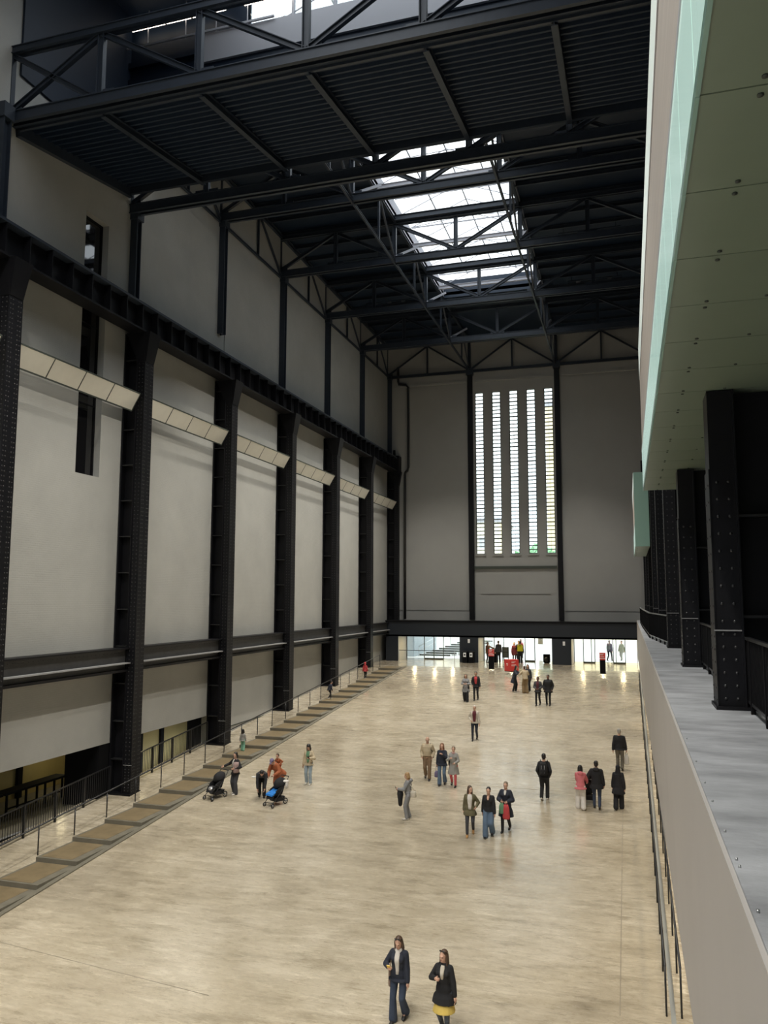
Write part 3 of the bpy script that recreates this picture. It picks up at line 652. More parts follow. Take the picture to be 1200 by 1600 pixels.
MB().box(-10.55, -9.98, 69.36, 69.44, FZ+.8, FZ+.83).build('crossbar', BLACK, t)
t = thing('lectern', 'black lectern between the two staff in the middle entrance', 'lectern', (-11.05, 68.5, FZ)); MB().box(-11.25, -10.87, 68.3, 68.65, FZ, FZ+1.05).build('body', BLACK, t); MB().hexa([(-11.3, 68.25, FZ+1.05), (-10.82, 68.25, FZ+1.05), (-10.82, 68.7, FZ+1.05), (-11.3, 68.7, FZ+1.05)], [(-11.3, 68.25, FZ+1.08), (-10.82, 68.25, FZ+1.08), (-10.82, 68.7, FZ+1.16), (-11.3, 68.7, FZ+1.16)]).build('top', RAILM, t)

# ================================================================== STAIRS AND RAILINGS ON THE LEFT
t = thing('ramp_stairs', 'shallow brown stairs climbing along the left side of the ramp', 'stairs', (-18.1, 38, rz_ramp(38)))
s0 = s1 = None; PY = 1.797
for k in range(-8, 18):
    y = 30.0+PY*k; z = rz_ramp(y)
    if s0 is None:
        y00, z00 = y, z
        m = MB(); zf = rz_ramp(y+PY)-z
        m.hexa([(-18.93, y, z-.02), (-17.33, y, z-.02), (-17.33, y+PY, z+zf-.02), (-18.93, y+PY, z+zf-.02)], [(-18.93, y, z+.15), (-17.33, y, z+.15), (-17.33, y+PY, z+.152), (-18.93, y+PY, z+.152)])
        s0 = m.build('step', STEPL, t); s1 = MB().box(-18.82, -17.62, y+.1, y+PY-.02, z+.15, z+.156).build('tread', STEP, t)
    else: copy_part(s0, t, (0, y-y00, z-z00)); copy_part(s1, t, (0, y-y00, z-z00))
m = MB(); ya, yb = 15.6, 62.3
m.hexa([(-17.33, ya, rz_ramp(ya)-.02), (-17.16, ya, rz_ramp(ya)-.02), (-17.16, yb, rz_ramp(yb)-.02), (-17.33, yb, rz_ramp(yb)-.02)], [(-17.33, ya, rz_ramp(ya)+.04), (-17.16, ya, rz_ramp(ya)+.04), (-17.16, yb, rz_ramp(yb)+.04), (-17.33, yb, rz_ramp(yb)+.04)])
m.build('kerb', STEPL, t)
def sloped_rail(name, label, x, ya, yb, pitch, h, r, cat='handrail', lower=None, group=None, m_=RAILM):
    t = thing(name, label, cat, (x, (ya+yb)/2, rz_ramp((ya+yb)/2)), 0, group)
    n = max(1, round((yb-ya)/pitch)); pts = [(x, ya+(yb-ya)*i/n) for i in range(n+1)]
    MB().tube([(x, y, rz_ramp(y)+h) for _, y in (pts[0], pts[-1])], r, 8).build('top_rail', m_, t)
    if lower: MB().tube([(x, y, rz_ramp(y)+lower) for _, y in (pts[0], pts[-1])], r*.7, 8).build('lower_rail', m_, t)
    p0 = None
    for _, y in pts:
        z = rz_ramp(y)
        if p0 is None: p0 = MB().tube([(x, y, z), (x, y, z+h)], r*.85, 8).build('post', m_, t); yz = (y, z)
        else: copy_part(p0, t, (0, y-yz[0], z-yz[1]))
    return t
sloped_rail('stair_handrail', 'thin dark handrail on posts along the left edge of the stairs', -19.25, 15.9, 62.0, 1.84, .95, .028)
for k in (1, 2, 3):
    ya, yb = YC[k]+.35, YC[k+1]-.35
    t = thing('ramp_railing', 'black barred railing in the wall opening, %s bay from the camera' % ORD[k-1], 'railing', (-20.86, (ya+yb)/2, rz_ramp((ya+yb)/2)), 0, 'barred railings of the wall openings')
    for h in (.16, 1.14): MB().bar((-20.86, ya, rz_ramp(ya)+h), (-20.86, yb, rz_ramp(yb)+h), .05, .045).build('rail', RAILM, t)
    b0 = q0 = None; n = int((yb-ya)/.125)
    for i in range(n+1):
        y = ya+(yb-ya)*i/n; z = rz_ramp(y)
        if i % 13 == 6:
            if q0 is None: q0 = MB().box(-20.9, -20.82, y-.03, y+.03, z-.02, z+1.14).build('post', RAILM, t); qz = (y, z)
            else: copy_part(q0, t, (0, y-qz[0], z-qz[1]))
        elif b0 is None: b0 = MB().box(-20.868, -20.852, y-.009, y+.009, z+.16, z+1.14).build('baluster', RAILM, t); bz = (y, z)
        else: copy_part(b0, t, (0, y-bz[0], z-bz[1]))
# high tables in the concourse
for i, y in enumerate((20.4, 24.3, 28.0)):
    t = thing('high_table', 'long black high table in the dim concourse, %s from the left' % ('first', 'second', 'third', 'fourth')[i], 'table', (-23.6, y, -8.45), 0, 'high tables in the concourse')
    MB().box(-23.9, -23.3, y-1.8, y+1.8, -7.62, -7.53).build('tabletop', BLACK, t)
    for a in (-1.6, -.55, .55, 1.6):
        for xx in (-23.8, -23.4): MB().box(xx-.035, xx+.035, y+a-.035, y+a+.035, -8.45, -7.62).build('leg', BLACK, t)
    MB().box(-23.42, -23.38, y-1.6, y+1.6, -8.2, -8.14).build('foot_rail', BLACK, t)

# ================================================================== RIGHT SIDE
for k, y in enumerate(YC):
    if k in (0,): continue
    zt = 3.28 if k in (1, 2) else 11.6
    column(1.27, -1, y, -1.66, zt, 'black riveted steel column on the right balcony, %s from the camera' % ORD[k-1], (-.2, .2), .27 if k < 3 else .22, .026)
def balcony_rail(label, pts, base=-1.66, h=1.08, pitch=.11, cap=RAILM):
    t = thing('balcony_railing', label, 'railing', (*pts[0], base), 0, 'balcony railings')
    for (a, b) in zip(pts, pts[1:]):
        A, B = Vector((*a, base)), Vector((*b, base)); n = int((B-A).length/pitch)
        MB().bar(A+Vector((0, 0, h)), B+Vector((0, 0, h)), .06, .045).build('top_rail', cap, t); MB().bar(A+Vector((0, 0, .14)), B+Vector((0, 0, .14)), .04, .04).build('bottom_rail', cap, t)
        b0 = None
        for i in range(n+1):
            p = A.lerp(B, i/n)
            if i % 12 == 0: MB().box(p.x-.03, p.x+.03, p.y-.03, p.y+.03, base, base+h).build('post', BLACK, t)
            elif b0 is None: b0 = MB().box(p.x-.014, p.x+.014, p.y-.014, p.y+.014, base+.14, base+h).build('baluster', BLACK, t); pb = p
            else: copy_part(b0, t, tuple(p-pb))
    return t
balcony_rail('black barred balcony railing at the right picture edge', [(1.68, 6.2), (1.68, 13.2)])
balcony_rail('black barred balcony railing between the two nearest balcony columns', [(1.68, 14.1), (1.68, 21.2)])
balcony_rail('black barred balcony railing with pale cap rail, bending out beyond the third balcony column', [(1.33, 30.2), (.82, 36.6), (.74, 50.0), (.74, 60.0)], cap=CHROME)
balcony_rail('black barred balcony railing between the second and third balcony columns', [(1.68, 22.2), (1.68, 29.2)])
# floor strip and posts at the foot of the balcony
m = MB(); m.hexa([(.60, 10, rz_ramp(10)), (.70, 10, rz_ramp(10)), (.70, 62, rz_ramp(62)), (.60, 62, rz_ramp(62))], [(.60, 10, rz_ramp(10)+.012), (.70, 10, rz_ramp(10)+.012), (.70, 62, rz_ramp(62)+.012), (.60, 62, rz_ramp(62)+.012)])
tag(m.build('floor_strip', STRIP), 'pale metal strip in the floor at the foot of the balcony', 'strip')
sloped_rail('ramp_handrail', 'left one of two black post rails at the foot of the balcony', .51, 19.22, 57.5, 1.82, 1.02, .026)
sloped_rail('ramp_handrail', 'right one of two black post rails at the foot of the balcony', .82, 19.22, 57.5, 1.82, 1.02, .026)
# glowing bay boxes
def light_box(label, xa, xb, ya, yb, za, z1, z2, zt, n, grp):
    t = thing('light_box', label, 'light box', (xa, (ya+yb)/2, za), 0)
    L = (yb-ya)/n; e = None
    MB().box(xa+.03, xb, ya, yb, za+.04, zt).build('core', BLACK, t)
    for i in range(n):
        y = yb-L*(i+1)
        if e is None:
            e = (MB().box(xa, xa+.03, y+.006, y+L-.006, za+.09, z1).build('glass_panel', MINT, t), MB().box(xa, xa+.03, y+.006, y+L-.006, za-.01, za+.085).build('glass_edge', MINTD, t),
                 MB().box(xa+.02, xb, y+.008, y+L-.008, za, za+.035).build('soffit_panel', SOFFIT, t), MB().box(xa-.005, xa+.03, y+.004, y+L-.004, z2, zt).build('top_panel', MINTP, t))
        else:
            for q in e: copy_part(q, t, (0, -L*i, 0))
    MB().box(xa+.01, xa+.03, ya, yb, z1+.06, z2-.04).build('blind_band', BAND, t)
    MB().box(xa-.01, xa+.03, ya, yb, z1, z1+.06).build('ledge_bar', ROOFLT, t); MB().box(xa-.005, xa+.03, ya, yb, z2-.04, z2).build('ledge_bar', ROOFLT, t)
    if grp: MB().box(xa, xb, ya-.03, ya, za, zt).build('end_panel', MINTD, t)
    b0 = None; bx = MB()
    for i in range(n):
        y = yb-L*i
        for x in (xa+.41, xa+1.02) if not grp else (xa+.12,):
            for dy in (-.1, .1) if x < xa+.6 else (-.1,):
                p = (x, y+dy)
                if b0 is None: b0 = MB().tube([(p[0], p[1], za-.012), (p[0], p[1], za)], .022, 8).build('bolt', SEAM, t); pb = p
                elif y+dy < yb: copy_part(b0, t, (p[0]-pb[0], p[1]-pb[1], 0))
    return t
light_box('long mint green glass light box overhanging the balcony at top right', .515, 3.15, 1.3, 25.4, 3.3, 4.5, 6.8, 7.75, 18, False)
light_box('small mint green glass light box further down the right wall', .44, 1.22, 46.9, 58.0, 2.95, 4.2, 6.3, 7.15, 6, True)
tag(MB().hexa([(-.12, -.06, 0), (.1, -.09, 0), (.13, .05, 0), (-.09, .08, 0)], [(-.12, -.06, .004), (.1, -.09, .015), (.13, .05, .004), (-.09, .08, .012)]).build('paper_scrap', WHITE, None, loc=(0, 0, 0)), 'small white paper scrap on the floor left of the crouching family', 'paper').location = (-16.0, 32.9, rz_ramp(32.9)+.003)
# ================================================================== PEOPLE
SKIN = mat('light skin', (.60, .36, .26), .5); SKIN2 = mat('tan skin', (.42, .24, .16), .5); SKIND = mat('brown skin', (.16, .085, .055), .5)
EYE = mat('dark eye', (.03, .02, .015), .3); LIP = mat('lips', (.42, .16, .14), .5)
def cloth(n, rgb, rough=.85, var=.12): return MATS.get(n) or mat(n, rgb, rough, var=var, vscale=6)
HB = cloth('brown hair', (.075, .042, .025), .5); HK = cloth('black hair', (.012, .010, .010), .45); HBL = cloth('blond hair', (.36, .22, .10), .5); HR = cloth('auburn hair', (.20, .085, .035), .5); HG = cloth('grey hair', (.34, .32, .29), .6); HGB = cloth('grey brown hair', (.20, .15, .10), .6)
BLK = cloth('black cloth', (.012, .012, .014)); NVY = cloth('navy cloth', (.018, .022, .036)); DGR = cloth('charcoal cloth', (.045, .045, .05)); JEAN = cloth('blue denim', (.10, .15, .22)); DJEAN = cloth('dark denim', (.035, .05, .085)); LJEAN = cloth('pale denim', (.30, .37, .42))
BEI = cloth('beige cloth', (.50, .41, .28)); KHA = cloth('khaki cloth', (.22, .15, .075)); BRN = cloth('brown trousers', (.20, .13, .075)); OLV = cloth('olive cloth', (.12, .105, .055)); GRY = cloth('grey cloth', (.22, .22, .225)); LGR = cloth('light grey tweed', (.30, .29, .27)); WHT = cloth('white cloth', (.66, .62, .57)); CRM = cloth('cream cloth', (.55, .50, .42))
PNK = cloth('coral pink cloth', (.62, .17, .19)); REDC = cloth('red cloth', (.50, .055, .06)); YEL = cloth('mustard cloth', (.58, .42, .10)); ORG = cloth('rust cloth', (.36, .105, .04)); GRN = cloth('green cloth', (.13, .26, .15)); VEST = mat('high visibility yellow', (.75, .70, .03), .6, emis=.0); PUR = cloth('violet cloth', (.16, .13, .22)); TAN = cloth('tan leather', (.30, .21, .16), .5); BLU = cloth('bright blue cloth', (.02, .20, .62), .6); GOLD = mat('yellow phone', (.75, .50, .06), .35); SHW = cloth('pale shoe', (.60, .56, .50), .6); SHT = cloth('tan shoe', (.45, .24, .08), .6); SHK = cloth('black shoe', (.014, .013, .013), .5); PAT = cloth('dark patterned cloth', (.06, .07, .09), .7, .8); AQUA = cloth('aqua cloth', (.20, .42, .30))

def voxelise(mb, vox, sm=4):
    me = mb.mesh('tmp'); ob = bpy.data.objects.new('tmp', me); COL.objects.link(ob)
    m = ob.modifiers.new('r', 'REMESH'); m.mode = 'VOXEL'; m.voxel_size = vox; m.use_smooth_shade = True
    s = ob.modifiers.new('s', 'SMOOTH'); s.factor = .5; s.iterations = sm
    dg = bpy.context.evaluated_depsgraph_get(); ev = ob.evaluated_get(dg); r = bpy.data.meshes.new_from_object(ev, depsgraph=dg)
    bpy.data.objects.remove(ob); bpy.data.meshes.remove(me); return r
def as_object(me, name, m, parent):
    me.name = name; me.materials.clear(); me.materials.append(m); o = bpy.data.objects.new(name, me); COL.objects.link(o); o.parent = parent; return o
def join_mesh(me, mb):
    b = bmesh.new(); b.from_mesh(me); t = mb.mesh('t'); b.from_mesh(t); b.to_mesh(me); b.free(); bpy.data.meshes.remove(t)
    me.polygons.foreach_set('use_smooth', [True]*len(me.polygons)); return me
def ik(a, b, l1, l2, pole):
    a = Vector(a); b = Vector(b); d = b-a; L = d.length
    if L > (l1+l2)*.998: b = a+d*((l1+l2)*.998/L); d = b-a; L = d.length
    x = (l1*l1-l2*l2+L*L)/(2*L); h = math.sqrt(max(0, l1*l1-x*x)); dn = d/L; p = Vector(pole); p = (p-dn*p.dot(dn)).normalized()
    return a+dn*x+p*h, b
def ring(c, ax, ay, rx, ry, n=14): return [c+ax*(rx*math.cos(2*PI*k/n))+ay*(ry*math.sin(2*PI*k/n)) for k in range(n)]

def person(label, x, y, face, H=1.70, z=None, fem=False, lean=0, yaw=0, nod=0, stride=.28, lead='L', hands=None, top=None, legs=None, shoes=SHK, hair=('short', HB), skin=None, vox=.018, head=1., group=None, curl=(.5, .5), crouch=0, width=1., inner=None, scarf=None, name='person'):
    """faces -Y at face = 0; x to the figure's left; sizes are for a figure of 1.70 m and scaled to H"""
    skin = skin or SKIN; s = H/1.70; zz = rz_ramp(y) if z is None else z
    t = thing(name, label, 'person' if H > 1.3 else 'child', (x, y, zz), face, group)
    slope = Vector((math.sin(face)*-.0, 0, 0))
    ld = 1 if lead == 'L' else -1
    # legs
    drop = .825-math.sqrt(max(.3, .825**2-(stride/2)**2))+crouch+.012
    pz = .93-drop; hipw = .10 if fem else .095
    gy = .0818*math.cos(face) if z is None else 0       # rise of the ground per metre along local +y
    foot = {}
    for nme, sd in (('L', 1), ('R', -1)):
        fy = -stride/2*ld*sd; lift = .05 if fy > .08 else 0
        foot[nme] = Vector((sd*(hipw+.0), fy, .085+gy*fy+lift))
    J = {}
    for nme, sd in (('L', 1), ('R', -1)):
        hp = Vector((sd*hipw, .01, pz-.03)); kn, an = ik(hp, foot[nme], .42, .405, (0, -1, 0)); J[nme] = (hp, kn, an)
    A = R(lean); pv = Vector((0, 0, pz)); RM = Matrix.Rotation(A, 3, 'X')
    def U(px, py, pz_): return pv+RM @ Vector((px, py, pz_-.93))
    ex = Vector((1, 0, 0)); ey = RM @ Vector((0, 1, 0)); ez = RM @ Vector((0, 0, 1))
    sh = (.140 if fem else .162)*width
    hc0 = U(0, -.02, 1.585); HM = RM @ Matrix.Rotation(R(yaw), 3, 'Z') @ Matrix.Rotation(R(nod), 3, 'X')
    neck = U(0, .005, 1.46)
    def HP(px, py, pz_): return neck+HM @ (Vector((px, py-.02, pz_+.125))*head)
    hands = hands or {}
    H_ = {}
    for nme, sd in (('L', 1), ('R', -1)):
        S = U(sd*sh, .0, 1.365); w = hands.get(nme, 'hang')
        if w == 'hang': w = (sd*(sh+.085), -.03-.10*ld*sd*(-1)*min(1, stride/.3), .835-drop*.6); pole = (sd*.4, 1, 0)
        elif w == 'pocket': w = (sd*(sh+.045), -.07, .90); pole = (sd*.45, 1, 0)
        else: pole = (sd*.8, .7, -.6)
        E, Wp = ik(S, w, .285, .25, pole); H_[nme] = (S, E, Wp)
    def torso(mb, g=0., zlo=.88, flare=0., belly=0.):
        prof = [(.88, .155 if fem else .15, .108), (.95, .162 if fem else .152, .112), (1.05, .128 if fem else .142, .098), (1.15, .138 if fem else .152, .105), (1.25, .158 if fem else .168, .115), (1.33, .155 if fem else .175, .108), (1.385, .112 if fem else .13, .082), (1.43, .068, .062)]
        rg = []
        if zlo < .88:
            rg.append(ring(U(0, 0, zlo), ex, ey, (.205+g+flare)*width, .150+g+flare*.8)); rg.append(ring(U(0, 0, (zlo+.92)/2), ex, ey, (.195+g+flare*.5)*width, .135+g+flare*.4))
        for (h, rx, ry) in prof:
            if h < zlo: continue
            rg.append(ring(U(0, -.012 if 1.1 < h < 1.35 else 0, h), ex, ey, (rx+g)*width, ry+g+(belly if 1.0 < h < 1.2 else 0)))
        mb.loft(rg)
        if fem:
            for sd in (1, -1): mb.ell(U(sd*.075, -.085-g, 1.265), .068, .055, .068, 10, 7, RM)
    # ---------------- body
    B = MB(); torso(B); B.cone(U(0, .015, 1.38), HP(0, .02, -.06), .062, .054)
    for nme in 'LR':
        hp, kn, an = J[nme]; B.cone(hp, kn, .088, .058).cone(kn, an, .056, .038).ell((an.x, an.y-.04, an.z-.055), .032, .085, .022)
        S, E, Wp = H_[nme]; B.cone(U((1 if nme == 'L' else -1)*sh*.3, .01, 1.395), S, .05, .052).cone(S, E, .052, .042).cone(E, Wp, .042, .029)
        d = (Wp-E).normalized(); B.cone(Wp, Wp+d*.075, .03, .034)
    hs = head
    B.ell(HP(0, .012, .03), .076*hs, .096*hs, .098*hs, 16, 12, HM).ell(HP(0, -.02, -.035), .062*hs, .070*hs, .082*hs, 14, 10, HM).ell(HP(0, -.055, -.085), .034*hs, .032*hs, .026*hs, 10, 8, HM)
    B.ell(HP(0, -.092, -.02), .014*hs, .018*hs, .024*hs, 8, 6, HM).ell(HP(0, -.082, .02), .05*hs, .016*hs, .014*hs, 10, 6, HM)
    bm_ = voxelise(B, vox*.72 if vox < .012 else vox, 3)
    F = MB()
    for nme, sd in (('L', 1), ('R', -1)):      # five fingers on each hand, bent at the knuckles
        S, E, Wp = H_[nme]; d = (Wp-E).normalized(); inw = Vector((-sd, -.25, 0)); inw = (inw-d*inw.dot(d)).normalized(); acr = d.cross(inw).normalized()*(-sd)
        if acr.y > 0 and abs(d.z) > .6: acr = -acr
        c = curl[0 if nme == 'L' else 1]; palm = Wp+d*.075
        for q in range(4):
            L = (.066, .074, .068, .052)[q]; o = palm+acr*(.027-.018*q)+d*.012; a1 = c*.5; a2 = c*1.1; a3 = c*1.5
            p1 = o+(d*math.cos(a1)+inw*math.sin(a1))*L*.45; p2 = p1+(d*math.cos(a2)+inw*math.sin(a2))*L*.33; p3 = p2+(d*math.cos(a3)+inw*math.sin(a3))*L*.25
            F.tube([o-d*.02, p1, p2, p3], [.0095, .009, .008, .006], 6)
        o = Wp+d*.03+acr*.026; p1 = o+(d*.6+acr*.7+inw*.25).normalized()*.032; p2 = p1+(d*.85+acr*.25+inw*.45).normalized()*.028; F.tube([o-acr*.012, o, p1, p2], [.012, .011, .0095, .007], 6)
    for sd in (1, -1): F.ell(HP(sd*.078, .018, -.01), .010*hs, .020*hs, .030*hs, 8, 6, HM)
    join_mesh(bm_, F); bm_.transform(Matrix.Scale(s, 4)); as_object(bm_, 'body', skin, t)
    E_ = MB()
    for sd in (1, -1): E_.ell(HP(sd*.031, -.083, .004), .012*hs, .010*hs, .008*hs, 8, 6, HM)
    E_.build('eyes', EYE, t, True, s); MB().ell(HP(0, -.084, -.058), .021*hs, .010*hs, .007*hs, 8, 6, HM).build('mouth', LIP, t, True, s)
    # ---------------- clothes
    if legs:
        kind, m = legs[0], legs[1]; D = MB()
        if kind in ('slim', 'straight', 'wide', 'flare'):
            ra, rb, rc = {'slim': (.096, .066, .054), 'straight': (.102, .078, .074), 'wide': (.102, .098, .105), 'flare': (.096, .072, .094)}[kind]
            D.loft([ring(U(0, 0, .90), ex, ey, .155, .115), ring(U(0, 0, .95), ex, ey, .16, .118), ring(U(0, 0, 1.02), ex, ey, .148, .108)])
            for nme in 'LR':
                hp, kn, an = J[nme]; e = an+(an-kn).normalized()*(.055 if kind in ('wide', 'flare') else .035)
                D.cone(hp, kn, ra, rb).cone(kn, e-(e-kn)*.08, rb, rc)
            D.cone(J['L'][0], J['R'][0], .09, .09)
        elif kind == 'skirt':
            hem = legs[2] if len(legs) > 2 else .45
            D.loft([ring(Vector((0, -.02, hem-drop)), ex, Vector((0, 1, 0)), .25, .25), ring(Vector((0, 0, (hem+.95)/2-drop)), ex, Vector((0, 1, 0)), .185, .14), ring(Vector((0, 0, .97-drop)), ex, Vector((0, 1, 0)), .14, .10)])
        as_object_scaled(voxelise(D, vox, 3), 'skirt' if kind == 'skirt' else 'trousers', m, t, s)
    if len(legs or ()) > 3:                    # tights or boots under a skirt
        D = MB()
        for nme in 'LR':
            hp, kn, an = J[nme]; D.cone(hp, kn, .092, .066).cone(kn, an, .064, .05)
        as_object_scaled(voxelise(D, vox, 3), 'leggings', legs[3], t, s)
    if top:
        m = top['m']; zlo = top.get('hem', .86); D = MB(); torso(D, top.get('g', .022), zlo, top.get('flare', 0.), top.get('belly', 0.)); sl = top.get('sleeve', .012)
        for nme in 'LR':
            S, E, Wp = H_[nme]; D.cone(U((1 if nme == 'L' else -1)*sh*.3, .01, 1.40), S, .05, .060+sl*.5).cone(S, E, .057+sl, .050+sl).cone(E, Wp-(Wp-E)*.06, .052+sl, .038+sl)
        if top.get('collar'): D.loft([ring(U(0, 0, 1.40), ex, ey, .095, .085), ring(U(0, .01, 1.46), ex, ey, .08, .078)])
        as_object_scaled(voxelise(D, vox, 3), top.get('name', 'jacket'), m, t, s)
        if top.get('hood'): MB().ell(U(0, .10, 1.42), .125, .075, .075, 12, 8, RM).build('hood', top['hood'], t, True, s)
        if top.get('open'):                    # what shows between the fronts of an open coat
            w, zl, mm = top['open']; D = MB(); g = top.get('g', .022); tb = [(.8, .125), (.95, .115), (1.05, .10), (1.15, .117), (1.25, .127), (1.33, .118), (1.385, .086), (1.45, .062)]
            def front(h):
                for (h0, r0), (h1, r1) in zip(tb, tb[1:]):
                    if h0 <= h <= h1: r = r0+(r1-r0)*(h-h0)/(h1-h0); break
                else: r = .12
                return r+g+(.022 if fem else 0)*max(0, 1-abs(h-1.265)/.09)
            D.loft([ring(U(0, -(front(h)-.012), h), ex, ey, w*k, .025) for h, k in ((zl, .9), (zl+(1.42-zl)*.2, 1.15), (zl+(1.42-zl)*.4, 1.35), (zl+(1.42-zl)*.6, 1.5), (zl+(1.42-zl)*.75, 1.6), (zl+(1.42-zl)*.88, 1.55), (1.43, 1.2))])
            D.build('shirt', mm, t, True, s)
    if scarf: MB().loft([ring(U(0, -.02, 1.37), ex, ey, .075, .095), ring(U(0, -.015, 1.42), ex, ey, .088, .092), ring(U(0, -.01, 1.465), ex, ey, .07, .072)]).build('scarf', scarf, t, True, s)
    for nme in 'LR':
        hp, kn, an = J[nme]; D = MB(); up = foot[nme].y > .08; q = an+Vector((0, 0, -.05)); f = Vector((0, -1, -.25 if up else -gy)).normalized(); uz = Vector((0, -f.z, 1)).normalized()*1
        uz = Vector((0, -.25 if up else -gy*0, 1)).normalized()
        D.loft([ring(q-f*.075, ex, uz, .022, .022, 10), ring(q-f*.055, ex, uz, .038, .040, 10), ring(q+f*.03, ex, uz, .043, .044, 10), ring(q+f*.12-uz*.012, ex, uz, .047, .028, 10), ring(q+f*.17-uz*.016, ex, uz, .036, .020, 10), ring(q+f*.19-uz*.02, ex, uz, .015, .01, 10)])
        D.cone(q+uz*.0, q+uz*.07, .044, .047, 10); D.build('shoe', shoes, t, True, s)
    # ---------------- hair and headgear
    st, hm = hair[0], hair[1]; D = MB()
    if st != 'bald':
        if st in ('short', 'long', 'bun', 'bob', 'curly'):
            g = .012 if st == 'curly' else 0
            D.ell(HP(0, .026, .050), (.084+g)*hs, (.098+g)*hs, (.092+g)*hs, 14, 10, HM); D.ell(HP(0, .055, .0), (.074+g)*hs, .066*hs, .085*hs, 12, 8, HM)
        if st in ('long', 'bob', 'curly'):
            lz = {'long': -.27, 'bob': -.13, 'curly': -.17}[st]
            D.loft([ring(HP(0, .065, lz), HM @ ex, HM @ Vector((0, 1, 0)), .075*hs, .035*hs), ring(HP(0, .065, lz*.5), HM @ ex, HM @ Vector((0, 1, 0)), .105*hs, .05*hs), ring(HP(0, .05, 0), HM @ ex, HM @ Vector((0, 1, 0)), .092*hs, .07*hs), ring(HP(0, .04, .06), HM @ ex, HM @ Vector((0, 1, 0)), .08*hs, .08*hs)])
            for sd in (1, -1): D.cone(HP(sd*.08, .0, .03), HP(sd*.088, .0, max(lz*.8, -.2)), .022*hs, .02*hs, 8)
        if st == 'bun': D.ell(HP(0, .11, .075), .042*hs, .042*hs, .04*hs, 10, 8, HM)
        if st == 'hijab':
            D.ell(HP(0, .028, .035), .092*hs, .105*hs, .112*hs, 14, 10, HM); D.loft([ring(U(0, .01, 1.33), ex, ey, .175, .125), ring(U(0, .01, 1.40), ex, ey, .12, .10), ring(HP(0, .03, -.02), ex, ey, .088, .085)])
        if st == 'hoodup': D.ell(HP(0, .028, .028), .100*hs, .112*hs, .122*hs, 14, 10, HM).ell(HP(0, .06, -.10), .10*hs, .07*hs, .08*hs, 12, 8, HM)
        if st == 'cap':
            D.ell(HP(0, .016, .062), .088*hs, .104*hs, .075*hs, 14, 10, HM); D.loft([ring(HP(0, -.10, .062), HM @ ex, HM @ Vector((0, 0, 1)), .065*hs, .010*hs), ring(HP(0, -.165, .045), HM @ ex, HM @ Vector((0, 0, 1)), .05*hs, .007*hs)])
        if st == 'fringe':
            D.ell(HP(0, .05, .0), .086*hs, .072*hs, .05*hs, 12, 8, HM)
        as_object_scaled(voxelise(D, min(vox, .012), 3), {'hijab': 'headscarf', 'hoodup': 'hood', 'cap': 'cap'}.get(st, 'hair'), hm, t, s)
        if st == 'cap': MB().ell(HP(0, .05, -.01), .082*hs, .07*hs, .07*hs, 12, 8, HM).build('hair', HB, t, True, s)
    M = Matrix.Translation((x, y, zz)) @ Matrix.Rotation(face, 4, 'Z')
    t.matrix_world = M
    P = dict(obj=t, M=M, s=s, U=lambda *a: M @ (U(*a)*s), HP=lambda *a: M @ (HP(*a)*s), hand={k: M @ ((v[2]+(v[2]-v[1]).normalized()*.08)*s) for k, v in H_.items()}, sh=sh)
    return P
def as_object_scaled(me, name, m, parent, s):
    me.transform(Matrix.Scale(s, 4)); return as_object(me, name, m, parent)
def item(name, label, cat, mb, m, group=None): return tag(mb.build(name, m, None), label, cat, group)
def phone(P, side, label, m=BLK):
    h = P['hand'][side]; M3 = P['M'].to_3x3(); mb = MB(); u = M3 @ Vector((1, 0, 0)); v = (M3 @ Vector((0, -.55, .83))).normalized(); mb.bar(h-v*.05, h+v*.09, .075, .012, M3 @ Vector((0, .83, .55)))
    item('phone', label, 'phone', mb, m)
def bag(P, sd, label, m, w=.12, d=.30, h=.26, zc=.86, strap=True, cross=False, y=0.02, off=.10):
    t = thing('shoulder_bag', label, 'bag', P['U'](sd*(P['sh']+off), y, zc), P['obj'].rotation_euler.z if False else 0)
    M = P['M']; inv = Matrix.Translation(Vector(t.location)).inverted()
    c = Vector((sd*(P['sh']+off), y, zc)); mb = MB(); rg = []
    for q, k in ((-1, .8), (-.8, 1), (.5, .95), (1, .8)): rg.append([inv @ P['U'](c.x+math.cos(a)*w/2*k, c.y+math.sin(a)*d/2*k, c.z+q*h/2) for a in [2*PI*i/12 for i in range(12)]])
    mb.loft(rg); mb.build('bag', m, t, True)
    if strap:
        a = P['U'](c.x, c.y-d*.35, c.z+h/2); b = P['U']((-sd if cross else sd)*P['sh']*.7, -.02, 1.455); e = P['U'](c.x, c.y+d*.35, c.z+h/2)
        f1 = P['U'](c.x*.6 if cross else sd*P['sh'], -.15, 1.2); f2 = P['U'](c.x*.6 if cross else sd*P['sh'], .15, 1.2)
        MB().tube([inv @ q for q in (a, f1, b, f2, e)], .012, 6).build('strap', m, t, True)
    return t
def handbag(P, side, label, m, w=.30, h=.28, d=.10, drop=.16):
    c = P['hand'][side]; t = thing('hand_bag', label, 'bag', c)
    rg = []
    for q, k in ((-drop-h, .85), (-drop-h*.9, 1), (-drop-h*.3, .9), (-drop, .55)): rg.append([Vector((math.cos(a)*w/2*k, math.sin(a)*d/2*k, q)) for a in [2*PI*i/12 for i in range(12)]])
    MB().loft(rg).build('bag', m, t, True); MB().tube([(-w*.2, 0, -drop-.01), (-.03, 0, -.02), (.03, 0, -.02), (w*.2, 0, -drop-.01)], .010, 6).build('handle', m, t, True); return t
